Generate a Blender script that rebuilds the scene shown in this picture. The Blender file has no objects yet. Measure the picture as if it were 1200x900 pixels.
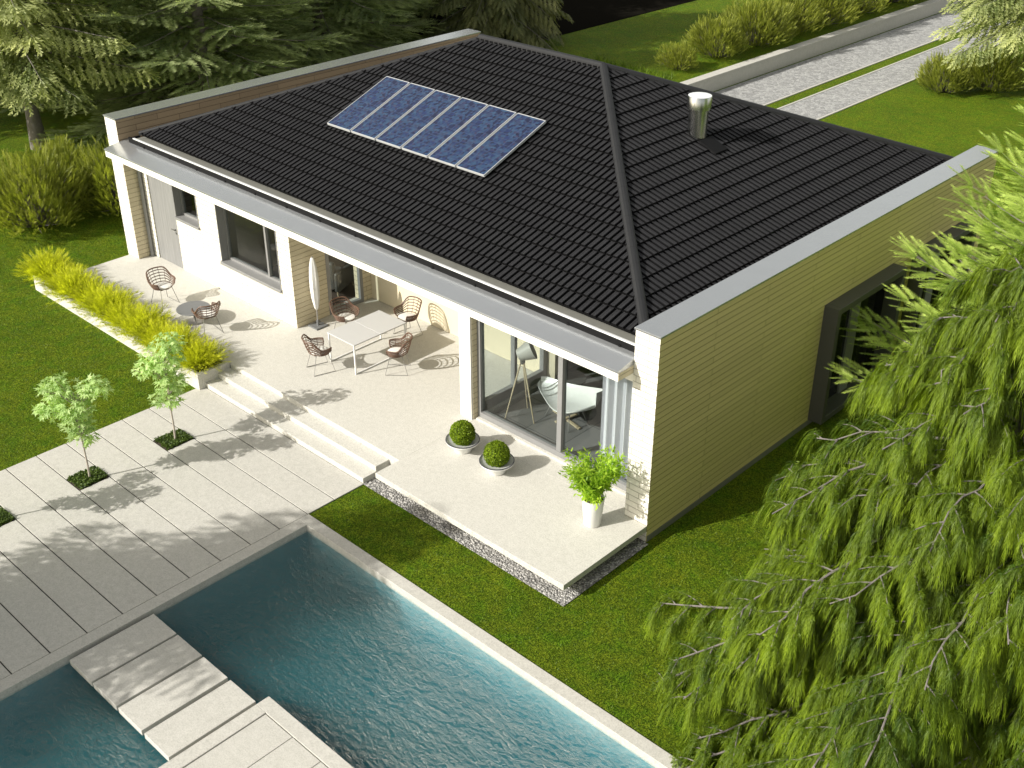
import bpy, bmesh, math, random
import numpy as np
from mathutils import Vector, Matrix

R = math.radians
rng = np.random.default_rng(7)
random.seed(7)
scene = bpy.context.scene
COL = scene.collection
G0 = -0.33                                   # level of the lawn and the paving; terrace top is z = 0

# ------------------------------------------------------------------ helpers
def tag(o, label=None, cat=None, group=None, kind=None):
    if label: o['label'] = label
    if cat: o['category'] = cat
    if group: o['group'] = group
    if kind: o['kind'] = kind
    return o

def empty(name, loc=(0, 0, 0), rz=0.0, label=None, cat=None, group=None):
    o = bpy.data.objects.new(name, None)
    COL.objects.link(o)
    o.location = loc
    o.rotation_euler = (0, 0, rz)
    o.empty_display_size = 0.1
    return tag(o, label, cat, group)

def link(name, me, parent=None, mat=None):
    o = bpy.data.objects.new(name, me)
    COL.objects.link(o)
    if mat is not None:
        for m in (mat if isinstance(mat, (list, tuple)) else [mat]):
            me.materials.append(m)
    if parent is not None:
        o.parent = parent
    return o

def children(o):
    return [c for c in COL.objects if c.parent == o]

def copy_tree(o, parent=None):
    c = o.copy()
    COL.objects.link(c)
    if parent is not None:
        c.parent = parent
    for ch in children(o):
        copy_tree(ch, c)
    return c

class MB:
    def __init__(s):
        s.v = []; s.f = []; s.m = []
    def add(s, vs, fs, mi=0):
        b = len(s.v)
        s.v += [tuple(p) for p in vs]
        s.f += [tuple(b + i for i in f) for f in fs]
        s.m += [mi] * len(fs)
        return s
    def box(s, x0, y0, z0, x1, y1, z1, mi=0):
        return s.add([(x0, y0, z0), (x1, y0, z0), (x1, y1, z0), (x0, y1, z0), (x0, y0, z1), (x1, y0, z1), (x1, y1, z1), (x0, y1, z1)],
                     [(0, 3, 2, 1), (4, 5, 6, 7), (0, 1, 5, 4), (1, 2, 6, 5), (2, 3, 7, 6), (3, 0, 4, 7)], mi)
    def prism_x(s, prof, x0, x1, mi=0):           # profile of (y, z) swept along x
        n = len(prof)
        vs = [(x0, y, z) for y, z in prof] + [(x1, y, z) for y, z in prof]
        fs = [(i, (i + 1) % n, n + (i + 1) % n, n + i) for i in range(n)] + [tuple(range(n))[::-1], tuple(range(n, 2 * n))]
        return s.add(vs, fs, mi)
    def tube(s, pts, rad, n=6, mi=0, closed=False, caps=True):
        pts = [Vector(p) for p in pts]
        k = len(pts)
        rs = rad if isinstance(rad, (list, tuple)) else [rad] * k
        vs = []; fs = []
        prev = None
        for i, p in enumerate(pts):
            if closed:
                t = pts[(i + 1) % k] - pts[i - 1]
            else:
                t = pts[min(i + 1, k - 1)] - pts[max(i - 1, 0)]
            t = t.normalized() if t.length > 1e-9 else Vector((0, 0, 1))
            if prev is None:
                a = Vector((0, 0, 1)) if abs(t.z) < 0.9 else Vector((1, 0, 0))
            else:
                a = prev
            u = a - t * a.dot(t)
            if u.length < 1e-6:
                u = Vector((1, 0, 0)) - t * t.x
            u.normalize()
            prev = u
            w = t.cross(u)
            for j in range(n):
                an = 2 * math.pi * j / n
                vs.append(p + (u * math.cos(an) + w * math.sin(an)) * rs[i])
        m = k if closed else k - 1
        for i in range(m):
            a, b = i * n, ((i + 1) % k) * n
            for j in range(n):
                fs.append((a + j, a + (j + 1) % n, b + (j + 1) % n, b + j))
        if caps and not closed:
            fs.append(tuple(range(n))[::-1])
            fs.append(tuple(range((k - 1) * n, k * n)))
        return s.add(vs, fs, mi)
    def lathe(s, prof, n=32, cx=0, cy=0, mi=0):   # profile of (r, z)
        vs = []; fs = []
        for r, z in prof:
            for j in range(n):
                a = 2 * math.pi * j / n
                vs.append((cx + r * math.cos(a), cy + r * math.sin(a), z))
        for i in range(len(prof) - 1):
            for j in range(n):
                fs.append((i * n + j, i * n + (j + 1) % n, (i + 1) * n + (j + 1) % n, (i + 1) * n + j))
        return s.add(vs, fs, mi)
    def build(s, name, mat=None, parent=None, bevel=0.0, smooth=False, segs=2):
        me = bpy.data.meshes.new(name)
        me.from_pydata(s.v, [], s.f)
        me.polygons.foreach_set('material_index', s.m)
        if smooth:
            me.polygons.foreach_set('use_smooth', [True] * len(s.f))
            me.set_sharp_from_angle(angle=R(38))
        me.update()
        o = link(name, me, parent, mat)
        if bevel:
            b = o.modifiers.new('bevel', 'BEVEL')
            b.width = bevel; b.segments = segs; b.limit_method = 'ANGLE'; b.angle_limit = R(40)
        return o

def np_mesh(name, V, k, tint=None, smooth=False):
    """V: (n*k, 3) corner points of n separate k-gons; tint per point."""
    V = np.asarray(V, dtype=np.float32).reshape(-1, 3)
    n = len(V) // k
    me = bpy.data.meshes.new(name)
    me.vertices.add(n * k)
    me.vertices.foreach_set('co', V.ravel())
    me.loops.add(n * k)
    me.loops.foreach_set('vertex_index', np.arange(n * k, dtype=np.int32))
    me.polygons.add(n)
    me.polygons.foreach_set('loop_start', np.arange(0, n * k, k, dtype=np.int32))
    if tint is not None:
        a = me.attributes.new('tint', 'FLOAT', 'POINT')
        a.data.foreach_set('value', np.asarray(tint, dtype=np.float32).ravel())
    me.update()
    me.validate()
    return me

def nrm(a):
    return a / np.maximum(np.linalg.norm(a, axis=-1, keepdims=True), 1e-9)

def expand(T, tt, P, D, U, L, W, base):
    """copies of template T (m,3) at points P, along D, with up U; tint = base + tt"""
    D = nrm(D); S = nrm(np.cross(D, U)); Uo = np.cross(S, D)
    L = np.broadcast_to(np.asarray(L, float), (len(P),)); W = np.broadcast_to(np.asarray(W, float), (len(P),))
    V = (P[:, None, :] + (L[:, None] * T[None, :, 0])[..., None] * D[:, None, :]
         + (W[:, None] * T[None, :, 1])[..., None] * S[:, None, :] + (W[:, None] * T[None, :, 2])[..., None] * Uo[:, None, :])
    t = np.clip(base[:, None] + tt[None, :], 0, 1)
    return V.reshape(-1, 3), t.ravel()

# ------------------------------------------------------------------ materials
def new_mat(name):
    m = bpy.data.materials.new(name)
    m.use_nodes = True
    nt = m.node_tree
    for n in list(nt.nodes):
        nt.nodes.remove(n)
    out = nt.nodes.new('ShaderNodeOutputMaterial')
    return m, nt, out

def N(nt, t, **kw):
    n = nt.nodes.new(t)
    for k, v in kw.items():
        if k.startswith('i_'):
            key = k[2:]
            key = int(key) if key.isdigit() else key.replace('_', ' ')
            n.inputs[key].default_value = v
        else:
            setattr(n, k, v)
    return n

def c4(c):
    return (c[0], c[1], c[2], 1) if len(c) == 3 else c

def ramp(nt, fac, stops):
    r = nt.nodes.new('ShaderNodeValToRGB')
    e = r.color_ramp.elements
    while len(e) < len(stops):
        e.new(0.5)
    for i, (p, c) in enumerate(stops):
        e[i].position = p
        e[i].color = c4(c)
    nt.links.new(fac, r.inputs['Fac'])
    return r.outputs['Color']

def noise(nt, scale, detail=4, rough=0.6, vec=None, dist=0):
    n = N(nt, 'ShaderNodeTexNoise', i_Scale=scale, i_Detail=detail, i_Roughness=rough, i_Distortion=dist)
    if vec is None:
        vec = N(nt, 'ShaderNodeTexCoord').outputs['Object']
    nt.links.new(vec, n.inputs['Vector'])
    return n

def mixc(nt, fac, a, b, mode='MIX'):
    m = N(nt, 'ShaderNodeMix', data_type='RGBA', blend_type=mode)
    for s, v in ((m.inputs['Factor'], fac), (m.inputs['A'], a), (m.inputs['B'], b)):
        if hasattr(v, 'is_output'):
            nt.links.new(v, s)
        else:
            s.default_value = c4(v) if isinstance(v, (tuple, list)) else v
    # 'A' / 'B' by name give the float sockets, so address the colour ones
    for s in m.inputs:
        pass
    return m

def mix(nt, fac, a, b, mode='MIX'):
    m = N(nt, 'ShaderNodeMix', data_type='RGBA', blend_type=mode)
    fs, sa, sb = m.inputs[0], m.inputs[6], m.inputs[7]
    for s, v in ((fs, fac), (sa, a), (sb, b)):
        if isinstance(v, bpy.types.NodeSocket):
            nt.links.new(v, s)
        else:
            s.default_value = c4(v) if isinstance(v, (tuple, list)) else v
    return m.outputs[2]

def bump(nt, h, strength=0.3, dist=0.02):
    b = N(nt, 'ShaderNodeBump', i_Strength=strength, i_Distance=dist)
    nt.links.new(h, b.inputs['Height'])
    return b.outputs['Normal']

def principled(nt, out, color, rough=0.5, metal=0.0, normal=None, spec=0.5):
    p = N(nt, 'ShaderNodeBsdfPrincipled')
    for k, v in (('Base Color', color), ('Roughness', rough), ('Metallic', metal), ('Specular IOR Level', spec)):
        if isinstance(v, bpy.types.NodeSocket):
            nt.links.new(v, p.inputs[k])
        else:
            p.inputs[k].default_value = c4(v) if isinstance(v, (tuple, list)) else v
    if normal is not None:
        nt.links.new(normal, p.inputs['Normal'])
    nt.links.new(p.outputs[0], out.inputs['Surface'])
    return p

def m_plain(name, c, rough=0.5, metal=0.0, var=0.12, scale=6.0, bstr=0.0, bscale=60, spec=0.5):
    m, nt, out = new_mat(name)
    n = noise(nt, scale, 5)
    col = mix(nt, n.outputs['Fac'], tuple(x * (1 - var) for x in c), tuple(min(1, x * (1 + var)) for x in c))
    nor = None
    if bstr:
        nor = bump(nt, noise(nt, bscale, 3).outputs['Fac'], bstr, 0.01)
    principled(nt, out, col, rough, metal, nor, spec)
    return m

def m_concrete(name, c, speck=0.25, grain=70, patch=0.12, rough=0.8):
    m, nt, out = new_mat(name)
    a = noise(nt, 0.9, 5, 0.65)
    b = noise(nt, grain, 3, 0.7)
    d = noise(nt, 9, 6, 0.7)
    col = mix(nt, a.outputs['Fac'], tuple(x * (1 - patch) for x in c), tuple(x * (1 + patch * 0.6) for x in c))
    g = ramp(nt, b.outputs['Fac'], [(0.34, (1 - speck,) * 3), (0.52, (1, 1, 1)), (0.7, (1 + speck * 0.4,) * 3)])
    col = mix(nt, 1.0, col, g, 'MULTIPLY')
    g2 = ramp(nt, d.outputs['Fac'], [(0.3, (0.88, 0.88, 0.87)), (0.6, (1, 1, 1))])
    col = mix(nt, 1.0, col, g2, 'MULTIPLY')
    principled(nt, out, col, rough, 0, bump(nt, b.outputs['Fac'], 0.25, 0.006), 0.3)
    return m

def m_cladding(name, c, mortar, rowh=0.115, bw=0.45, var=0.1, bstr=0.7):
    m, nt, out = new_mat(name)
    tc = N(nt, 'ShaderNodeTexCoord')
    sep = N(nt, 'ShaderNodeSeparateXYZ')
    nt.links.new(tc.outputs['Object'], sep.inputs[0])
    add = N(nt, 'ShaderNodeMath', operation='ADD')
    nt.links.new(sep.outputs[0], add.inputs[0]); nt.links.new(sep.outputs[1], add.inputs[1])
    cmb = N(nt, 'ShaderNodeCombineXYZ')
    nt.links.new(add.outputs[0], cmb.inputs[0]); nt.links.new(sep.outputs[2], cmb.inputs[1])
    br = N(nt, 'ShaderNodeTexBrick', offset=0.5)
    br.inputs['Scale'].default_value = 1.0
    br.inputs['Mortar Size'].default_value = 0.007
    br.inputs['Mortar Smooth'].default_value = 0.3
    br.inputs['Brick Width'].default_value = bw
    br.inputs['Row Height'].default_value = rowh
    br.inputs['Bias'].default_value = 0.0
    br.inputs['Color1'].default_value = c4(tuple(x * (1 - var) for x in c))
    br.inputs['Color2'].default_value = c4(tuple(min(1, x * (1 + var)) for x in c))
    br.inputs['Mortar'].default_value = c4(mortar)
    nt.links.new(cmb.outputs[0], br.inputs['Vector'])
    n1 = noise(nt, 28, 5, 0.7)
    col = mix(nt, 1.0, br.outputs['Color'], ramp(nt, n1.outputs['Fac'], [(0.3, (0.9, 0.9, 0.88)), (0.65, (1.03, 1.03, 1.03))]), 'MULTIPLY')
    inv = N(nt, 'ShaderNodeMath', operation='SUBTRACT')
    inv.inputs[0].default_value = 1.0
    nt.links.new(br.outputs['Fac'], inv.inputs[1])
    h = N(nt, 'ShaderNodeMath', operation='MULTIPLY_ADD')
    nt.links.new(n1.outputs['Fac'], h.inputs[0]); h.inputs[1].default_value = 0.25
    nt.links.new(inv.outputs[0], h.inputs[2])
    principled(nt, out, col, 0.75, 0, bump(nt, h.outputs[0], bstr, 0.012), 0.3)
    return m

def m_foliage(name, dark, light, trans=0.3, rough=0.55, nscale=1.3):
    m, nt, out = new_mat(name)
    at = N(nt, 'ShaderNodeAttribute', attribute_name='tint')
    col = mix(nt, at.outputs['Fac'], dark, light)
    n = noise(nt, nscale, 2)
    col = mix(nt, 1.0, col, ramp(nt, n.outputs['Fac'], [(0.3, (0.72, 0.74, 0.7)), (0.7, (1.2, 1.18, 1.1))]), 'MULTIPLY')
    p = N(nt, 'ShaderNodeBsdfPrincipled', i_Roughness=rough)
    p.inputs['Specular IOR Level'].default_value = 0.35
    nt.links.new(col, p.inputs['Base Color'])
    t = N(nt, 'ShaderNodeBsdfTranslucent')
    tcol = mix(nt, 1.0, col, (1.25, 1.35, 0.7), 'MULTIPLY')
    nt.links.new(tcol, t.inputs['Color'])
    s = N(nt, 'ShaderNodeMixShader', i_0=trans)
    nt.links.new(p.outputs[0], s.inputs[1]); nt.links.new(t.outputs[0], s.inputs[2])
    nt.links.new(s.outputs[0], out.inputs['Surface'])
    return m

def m_lawn(name, c0, c1, c2):
    m, nt, out = new_mat(name)
    f = noise(nt, 42, 3, 0.8)
    g = noise(nt, 11, 4, 0.7)
    b = noise(nt, 0.55, 5, 0.65)
    col = ramp(nt, f.outputs['Fac'], [(0.38, c0), (0.5, c1), (0.62, c2)])
    col = mix(nt, 1.0, col, ramp(nt, g.outputs['Fac'], [(0.3, (0.75, 0.78, 0.7)), (0.7, (1.2, 1.16, 1.1))]), 'MULTIPLY')
    col = mix(nt, 1.0, col, ramp(nt, b.outputs['Fac'], [(0.3, (0.8, 0.84, 0.85)), (0.7, (1.15, 1.1, 1.0))]), 'MULTIPLY')
    y = noise(nt, 2.6, 4, 0.7)
    col = mix(nt, 1.0, col, ramp(nt, y.outputs['Fac'], [(0.36, (0.80, 1.02, 0.8)), (0.5, (1, 1, 1)), (0.66, (1.12, 1.0, 1.05))]), 'MULTIPLY')
    principled(nt, out, col, 0.9, 0, bump(nt, f.outputs['Fac'], 1.0, 0.06), 0.12)
    return m

def front_only(nt, fac):
    # the share mirrored where light enters the glass; leaving it, all passes
    ge = N(nt, 'ShaderNodeNewGeometry')
    iv = N(nt, 'ShaderNodeMath', operation='SUBTRACT'); iv.inputs[0].default_value = 1.0
    nt.links.new(ge.outputs['Backfacing'], iv.inputs[1])
    mu = N(nt, 'ShaderNodeMath', operation='MULTIPLY')
    nt.links.new(fac, mu.inputs[0]); nt.links.new(iv.outputs[0], mu.inputs[1])
    return mu.outputs[0]

def m_glass(name, tint=(0.86, 0.89, 0.89), ior=1.5, boost=1.0):
    m, nt, out = new_mat(name)
    fr = N(nt, 'ShaderNodeFresnel', i_IOR=ior)
    t = N(nt, 'ShaderNodeBsdfTransparent'); t.inputs[0].default_value = c4(tint)
    g = N(nt, 'ShaderNodeBsdfGlossy', i_Roughness=0.0)
    s = N(nt, 'ShaderNodeMixShader')
    nt.links.new(front_only(nt, fr.outputs[0]), s.inputs[0]); nt.links.new(t.outputs[0], s.inputs[1]); nt.links.new(g.outputs[0], s.inputs[2])
    nt.links.new(s.outputs[0], out.inputs['Surface'])
    return m

M = {}
M['terrace'] = m_concrete('terrace_stone', (0.555, 0.54, 0.495), 0.22, 42, 0.06)
M['paving'] = m_concrete('paving_stone', (0.50, 0.485, 0.445), 0.20, 52, 0.07)
M['joint'] = m_plain('joint_dark', (0.04, 0.038, 0.034), 0.9)
M['white_clad'] = m_cladding('white_cladding', (0.74, 0.71, 0.64), (0.44, 0.41, 0.35), 0.115, 0.42, 0.04, 1.0)
M['yellow_clad'] = m_cladding('yellow_cladding', (0.68, 0.58, 0.27), (0.33, 0.275, 0.10), 0.115, 3.1, 0.05, 1.0)
M['shaded_clad'] = m_cladding('shaded_cladding', (0.34, 0.255, 0.165), (0.16, 0.115, 0.07), 0.14, 1.2, 0.1)  # beige cladding darkened: the inner face's shade put into the colour
M['cream_clad'] = m_cladding('cream_cladding', (0.60, 0.53, 0.38), (0.33, 0.28, 0.19), 0.115, 2.2, 0.06)
M['cream_render'] = m_plain('cream_render', (0.64, 0.57, 0.42), 0.75, 0, 0.04, 3, 0.15, 90)
M['white_render'] = m_plain('white_render', (0.74, 0.72, 0.67), 0.7, 0, 0.03, 3, 0.15, 90)
M['zinc'] = m_plain('zinc_sheet', (0.44, 0.455, 0.47), 0.22, 0.70, 0.06, 2.5)
M['grey_metal'] = m_plain('grey_window_metal', (0.23, 0.23, 0.23), 0.45, 0.1, 0.1, 5)
M['dark_metal'] = m_plain('dark_frame_metal', (0.075, 0.075, 0.068), 0.5, 0.1, 0.15, 4)
M['black_gutter'] = m_plain('black_gutter', (0.005, 0.005, 0.0055), 0.7, 0, 0.2, spec=0.15)
M['gutter_in'] = m_plain('gutter_inside', (0.20, 0.20, 0.18), 0.6, 0.2, 0.15)
M['lip'] = m_plain('gutter_lip', (0.75, 0.76, 0.76), 0.35, 0.3, 0.03)
M['panel_frame'] = m_plain('panel_frame', (0.52, 0.53, 0.54), 0.4, 0.2, 0.03)
M['steel'] = m_plain('brushed_steel', (0.42, 0.43, 0.43), 0.24, 1.0, 0.02, 3)
M['steel_top'] = m_plain('steel_cap', (0.85, 0.87, 0.88), 0.35, 0.4, 0.03)
M['glass'] = m_glass('window_glass')
M['dark_glass'] = m_glass('tinted_glass', (0.45, 0.48, 0.45), 1.5)
M['interior'] = m_plain('interior_wall', (0.50, 0.47, 0.40), 0.8, 0, 0.05)
M['soil'] = m_plain('dark_soil', (0.055, 0.04, 0.028), 0.95, 0, 0.45, 25, 0.8, 40)
M['bark'] = m_plain('grey_bark', (0.16, 0.145, 0.13), 0.9, 0, 0.4, 14, 0.9, 30)
M['pale_bark'] = m_plain('pale_bark', (0.42, 0.37, 0.32), 0.85, 0, 0.25, 18, 0.5, 40)
M['twig'] = m_plain('twig_bark', (0.15, 0.135, 0.125), 0.9, 0, 0.4, 14, 0.6, 40)
M['lawn'] = m_lawn('lawn_grass', (0.028, 0.056, 0.002), (0.105, 0.168, 0.006), (0.23, 0.31, 0.018))
M['road'] = m_plain('dark_field', (0.010, 0.009, 0.007), 0.95, 0, 0.3, 9, 0.5, 40, spec=0.0)
M['rattan'] = m_plain('brown_rattan', (0.115, 0.064, 0.042), 0.5, 0, 0.3, 40)
M['chair_steel'] = m_plain('chair_steel', (0.30, 0.29, 0.28), 0.35, 0.5, 0.1)
M['cushion'] = m_plain('white_cushion', (0.70, 0.68, 0.64), 0.9, 0, 0.04, 20, 0.2, 120)
M['white_paint'] = m_plain('white_lacquer', (0.72, 0.72, 0.71), 0.35, 0, 0.02)
M['table_white'] = m_plain('matt_white_top', (0.50, 0.50, 0.495), 0.4, 0, 0.02)
M['grey_top'] = m_plain('grey_tabletop', (0.15, 0.155, 0.16), 0.5, 0, 0.06)
M['canvas'] = m_plain('white_canvas', (0.72, 0.71, 0.69), 0.85, 0, 0.03, 12, 0.15, 80)
M['pot_white'] = m_plain('white_ceramic', (0.72, 0.72, 0.70), 0.25, 0, 0.015)
M['dish_grey'] = m_plain('dish_inside', (0.50, 0.51, 0.50), 0.5, 0, 0.05)
M['rim_dark'] = m_plain('dish_rim', (0.06, 0.06, 0.075), 0.4)
M['wood'] = m_plain('pale_wood', (0.46, 0.38, 0.25), 0.5, 0, 0.15, 12)
M['lamp_grey'] = m_plain('lamp_grey', (0.36, 0.35, 0.32), 0.5, 0, 0.05)
M['curtain'] = m_plain('grey_curtain', (0.62, 0.61, 0.65), 0.9, 0, 0.08, 30, 0.3, 150)

# cobbled driveway
def m_cobble():
    m, nt, out = new_mat('cobble_setts')
    tc = N(nt, 'ShaderNodeTexCoord')
    v = N(nt, 'ShaderNodeTexVoronoi', i_Scale=8.5, i_Randomness=0.75)
    nt.links.new(tc.outputs['Object'], v.inputs['Vector'])
    col = ramp(nt, v.outputs['Color'], [(0.1, (0.25, 0.25, 0.25)), (0.9, (0.42, 0.42, 0.415))])
    d = N(nt, 'ShaderNodeTexVoronoi', i_Scale=8.5, i_Randomness=0.75, feature='DISTANCE_TO_EDGE')
    nt.links.new(tc.outputs['Object'], d.inputs['Vector'])
    g = ramp(nt, d.outputs['Distance'], [(0.02, (0.62, 0.62, 0.6)), (0.12, (1, 1, 1))])
    col = mix(nt, 1.0, col, g, 'MULTIPLY')
    principled(nt, out, col, 0.8, 0, bump(nt, g, 0.5, 0.02), 0.3)
    return m
M['cobble'] = m_cobble()

def m_gravel():
    m, nt, out = new_mat('gravel_chips')
    tc = N(nt, 'ShaderNodeTexCoord')
    v = N(nt, 'ShaderNodeTexVoronoi', i_Scale=28)
    nt.links.new(tc.outputs['Object'], v.inputs['Vector'])
    sep = N(nt, 'ShaderNodeSeparateColor')
    nt.links.new(v.outputs['Color'], sep.inputs[0])
    col = ramp(nt, sep.outputs[0], [(0.0, (0.20, 0.195, 0.19)), (0.5, (0.40, 0.39, 0.375)), (1.0, (0.66, 0.64, 0.61))])
    g = ramp(nt, v.outputs['Distance'], [(0.25, (1, 1, 1)), (0.75, (0.5, 0.5, 0.5))])
    col = mix(nt, 1.0, col, g, 'MULTIPLY')
    principled(nt, out, col, 0.85, 0, bump(nt, g, 1.0, 0.03), 0.2)
    return m
M['gravel'] = m_gravel()

def m_tiles():
    m, nt, out = new_mat('black_roof_tile')
    n = noise(nt, 2.2, 5, 0.6); n2 = noise(nt, 30, 3)
    col = mix(nt, n.outputs['Fac'], (0.013, 0.013, 0.0145), (0.026, 0.026, 0.0285))
    col = mix(nt, 1.0, col, ramp(nt, n2.outputs['Fac'], [(0.3, (0.8, 0.8, 0.8)), (0.7, (1.2, 1.2, 1.2))]), 'MULTIPLY')
    principled(nt, out, col, 0.6, 0, bump(nt, n2.outputs['Fac'], 0.2, 0.004), 0.22)
    return m
M['tile'] = m_tiles()
M['tile_shade'] = m_plain('tile_gap_shade', (0.004, 0.004, 0.0045), 0.9, 0, 0.2, 20, spec=0.1)  # near black: shade between the tiles put into the colour
M['cap'] = m_plain('ridge_cap_tile', (0.019, 0.0195, 0.021), 0.6, 0, 0.15, 6, 0.1, 40, spec=0.25)

def m_cells():
    m, nt, out = new_mat('solar_cells')
    tc = N(nt, 'ShaderNodeTexCoord')
    mp = N(nt, 'ShaderNodeMapping'); mp.inputs['Scale'].default_value = (1, 1, 1)
    nt.links.new(tc.outputs['Object'], mp.inputs[0])
    v = N(nt, 'ShaderNodeTexVoronoi', i_Scale=16, distance='CHEBYCHEV', i_Randomness=0.9)
    nt.links.new(mp.outputs[0], v.inputs['Vector'])
    sep = N(nt, 'ShaderNodeSeparateColor'); nt.links.new(v.outputs['Color'], sep.inputs[0])
    col = ramp(nt, sep.outputs[0], [(0.05, (0.007, 0.010, 0.034)), (0.4, (0.012, 0.022, 0.075)), (0.75, (0.020, 0.050, 0.10)), (1.0, (0.024, 0.020, 0.052))])
    br = N(nt, 'ShaderNodeTexBrick', offset=0.0)
    br.inputs['Scale'].default_value = 1.0; br.inputs['Brick Width'].default_value = 0.155; br.inputs['Row Height'].default_value = 0.155
    br.inputs['Mortar Size'].default_value = 0.0035
    nt.links.new(tc.outputs['Object'], br.inputs['Vector'])
    col = mix(nt, br.outputs['Fac'], col, (0.05, 0.075, 0.13))
    principled(nt, out, col, 0.22, 0, None, 0.5)
    return m
M['cells'] = m_cells()

def m_floor():
    m, nt, out = new_mat('dark_floor_tiles')
    tc = N(nt, 'ShaderNodeTexCoord')
    br = N(nt, 'ShaderNodeTexBrick', offset=0.0)
    br.inputs['Scale'].default_value = 1.0; br.inputs['Brick Width'].default_value = 0.9; br.inputs['Row Height'].default_value = 0.9
    br.inputs['Mortar Size'].default_value = 0.008
    br.inputs['Color1'].default_value = (0.15, 0.145, 0.14, 1); br.inputs['Color2'].default_value = (0.2, 0.195, 0.19, 1); br.inputs['Mortar'].default_value = (0.05, 0.05, 0.05, 1)
    nt.links.new(tc.outputs['Object'], br.inputs['Vector'])
    principled(nt, out, br.outputs['Color'], 0.45)
    return m
M['floor'] = m_floor()
M['brown_floor'] = m_plain('brown_floor', (0.075, 0.055, 0.045), 0.5, 0, 0.2, 5)

def m_door():
    m, nt, out = new_mat('grey_door')
    tc = N(nt, 'ShaderNodeTexCoord')
    mp = N(nt, 'ShaderNodeMapping'); mp.inputs['Scale'].default_value = (30, 30, 1.2)
    nt.links.new(tc.outputs['Object'], mp.inputs[0])
    n = noise(nt, 1.0, 5, 0.65, mp.outputs[0])
    principled(nt, out, ramp(nt, n.outputs['Fac'], [(0.3, (0.165, 0.165, 0.165)), (0.7, (0.25, 0.25, 0.247))]), 0.55)
    return m
M['door'] = m_door()

def m_water():
    m, nt, out = new_mat('pool_water')
    tc = N(nt, 'ShaderNodeTexCoord')
    mp = N(nt, 'ShaderNodeMapping'); mp.inputs['Rotation'].default_value = (0, 0, R(25)); mp.inputs['Scale'].default_value = (1.0, 1.9, 1)
    nt.links.new(tc.outputs['Object'], mp.inputs[0])
    a = noise(nt, 1.6, 3, 0.6, mp.outputs[0], 0.6)
    b = noise(nt, 7.5, 4, 0.65, mp.outputs[0], 0.8)
    s = N(nt, 'ShaderNodeMath', operation='MULTIPLY_ADD')
    nt.links.new(b.outputs['Fac'], s.inputs[0]); s.inputs[1].default_value = 0.6
    nt.links.new(a.outputs['Fac'], s.inputs[2])
    nor = bump(nt, s.outputs[0], 1.0, 0.21)
    fr = N(nt, 'ShaderNodeFresnel', i_IOR=1.32)
    nt.links.new(nor, fr.inputs['Normal'])
    t = N(nt, 'ShaderNodeBsdfTransparent'); t.inputs[0].default_value = (0.93, 0.97, 0.97, 1)
    g = N(nt, 'ShaderNodeBsdfGlossy', i_Roughness=0.03)
    nt.links.new(nor, g.inputs['Normal'])
    mx = N(nt, 'ShaderNodeMixShader')
    nt.links.new(front_only(nt, fr.outputs[0]), mx.inputs[0]); nt.links.new(t.outputs[0], mx.inputs[1]); nt.links.new(g.outputs[0], mx.inputs[2])
    nt.links.new(mx.outputs[0], out.inputs['Surface'])
    va = N(nt, 'ShaderNodeVolumeAbsorption', i_Density=1.05); va.inputs['Color'].default_value = (0.03, 0.62, 0.72, 1)
    vsn = N(nt, 'ShaderNodeVolumeScatter', i_Density=0.38); vsn.inputs['Color'].default_value = (0.18, 0.82, 0.90, 1)
    vad = N(nt, 'ShaderNodeAddShader'); nt.links.new(va.outputs[0], vad.inputs[0]); nt.links.new(vsn.outputs[0], vad.inputs[1])
    nt.links.new(vad.outputs[0], out.inputs['Volume'])
    return m
M['water'] = m_water()
M['basin'] = m_plain('pool_lining', (0.25, 0.37, 0.40), 0.6, 0, 0.2, 2.0)

# foliage
M['f_spruce'] = m_foliage('spruce_needles', (0.10, 0.145, 0.06), (0.50, 0.56, 0.29), 0.45)
M['f_light'] = m_foliage('light_spruce_needles', (0.20, 0.30, 0.035), (0.66, 0.78, 0.22), 0.45)
M['f_pine'] = m_foliage('pine_needles', (0.10, 0.14, 0.04), (0.55, 0.58, 0.25), 0.35)
M['f_weep'] = m_foliage('weeping_needles', (0.034, 0.078, 0.003), (0.205, 0.285, 0.010), 0.33)
M['f_dark'] = m_foliage('dark_cypress_needles', (0.06, 0.08, 0.03), (0.26, 0.26, 0.11), 0.33)
M['f_shrub'] = m_foliage('shrub_leaves', (0.12, 0.15, 0.018), (0.42, 0.44, 0.075), 0.38)
M['f_yellow'] = m_foliage('yellow_grass', (0.26, 0.29, 0.011), (0.73, 0.73, 0.05), 0.48)
M['f_maple'] = m_foliage('maple_leaves', (0.27, 0.43, 0.12), (0.70, 0.82, 0.46), 0.42)
M['f_box'] = m_foliage('boxwood_leaves', (0.085, 0.145, 0.004), (0.27, 0.37, 0.015), 0.3, nscale=8)
M['f_pot'] = m_foliage('bamboo_leaves', (0.17, 0.32, 0.015), (0.50, 0.68, 0.07), 0.5)
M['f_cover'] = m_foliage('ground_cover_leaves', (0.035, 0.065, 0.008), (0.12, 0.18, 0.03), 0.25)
M['f_grass'] = m_foliage('grass_blades', (0.05, 0.095, 0.003), (0.18, 0.27, 0.016), 0.35)

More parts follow.
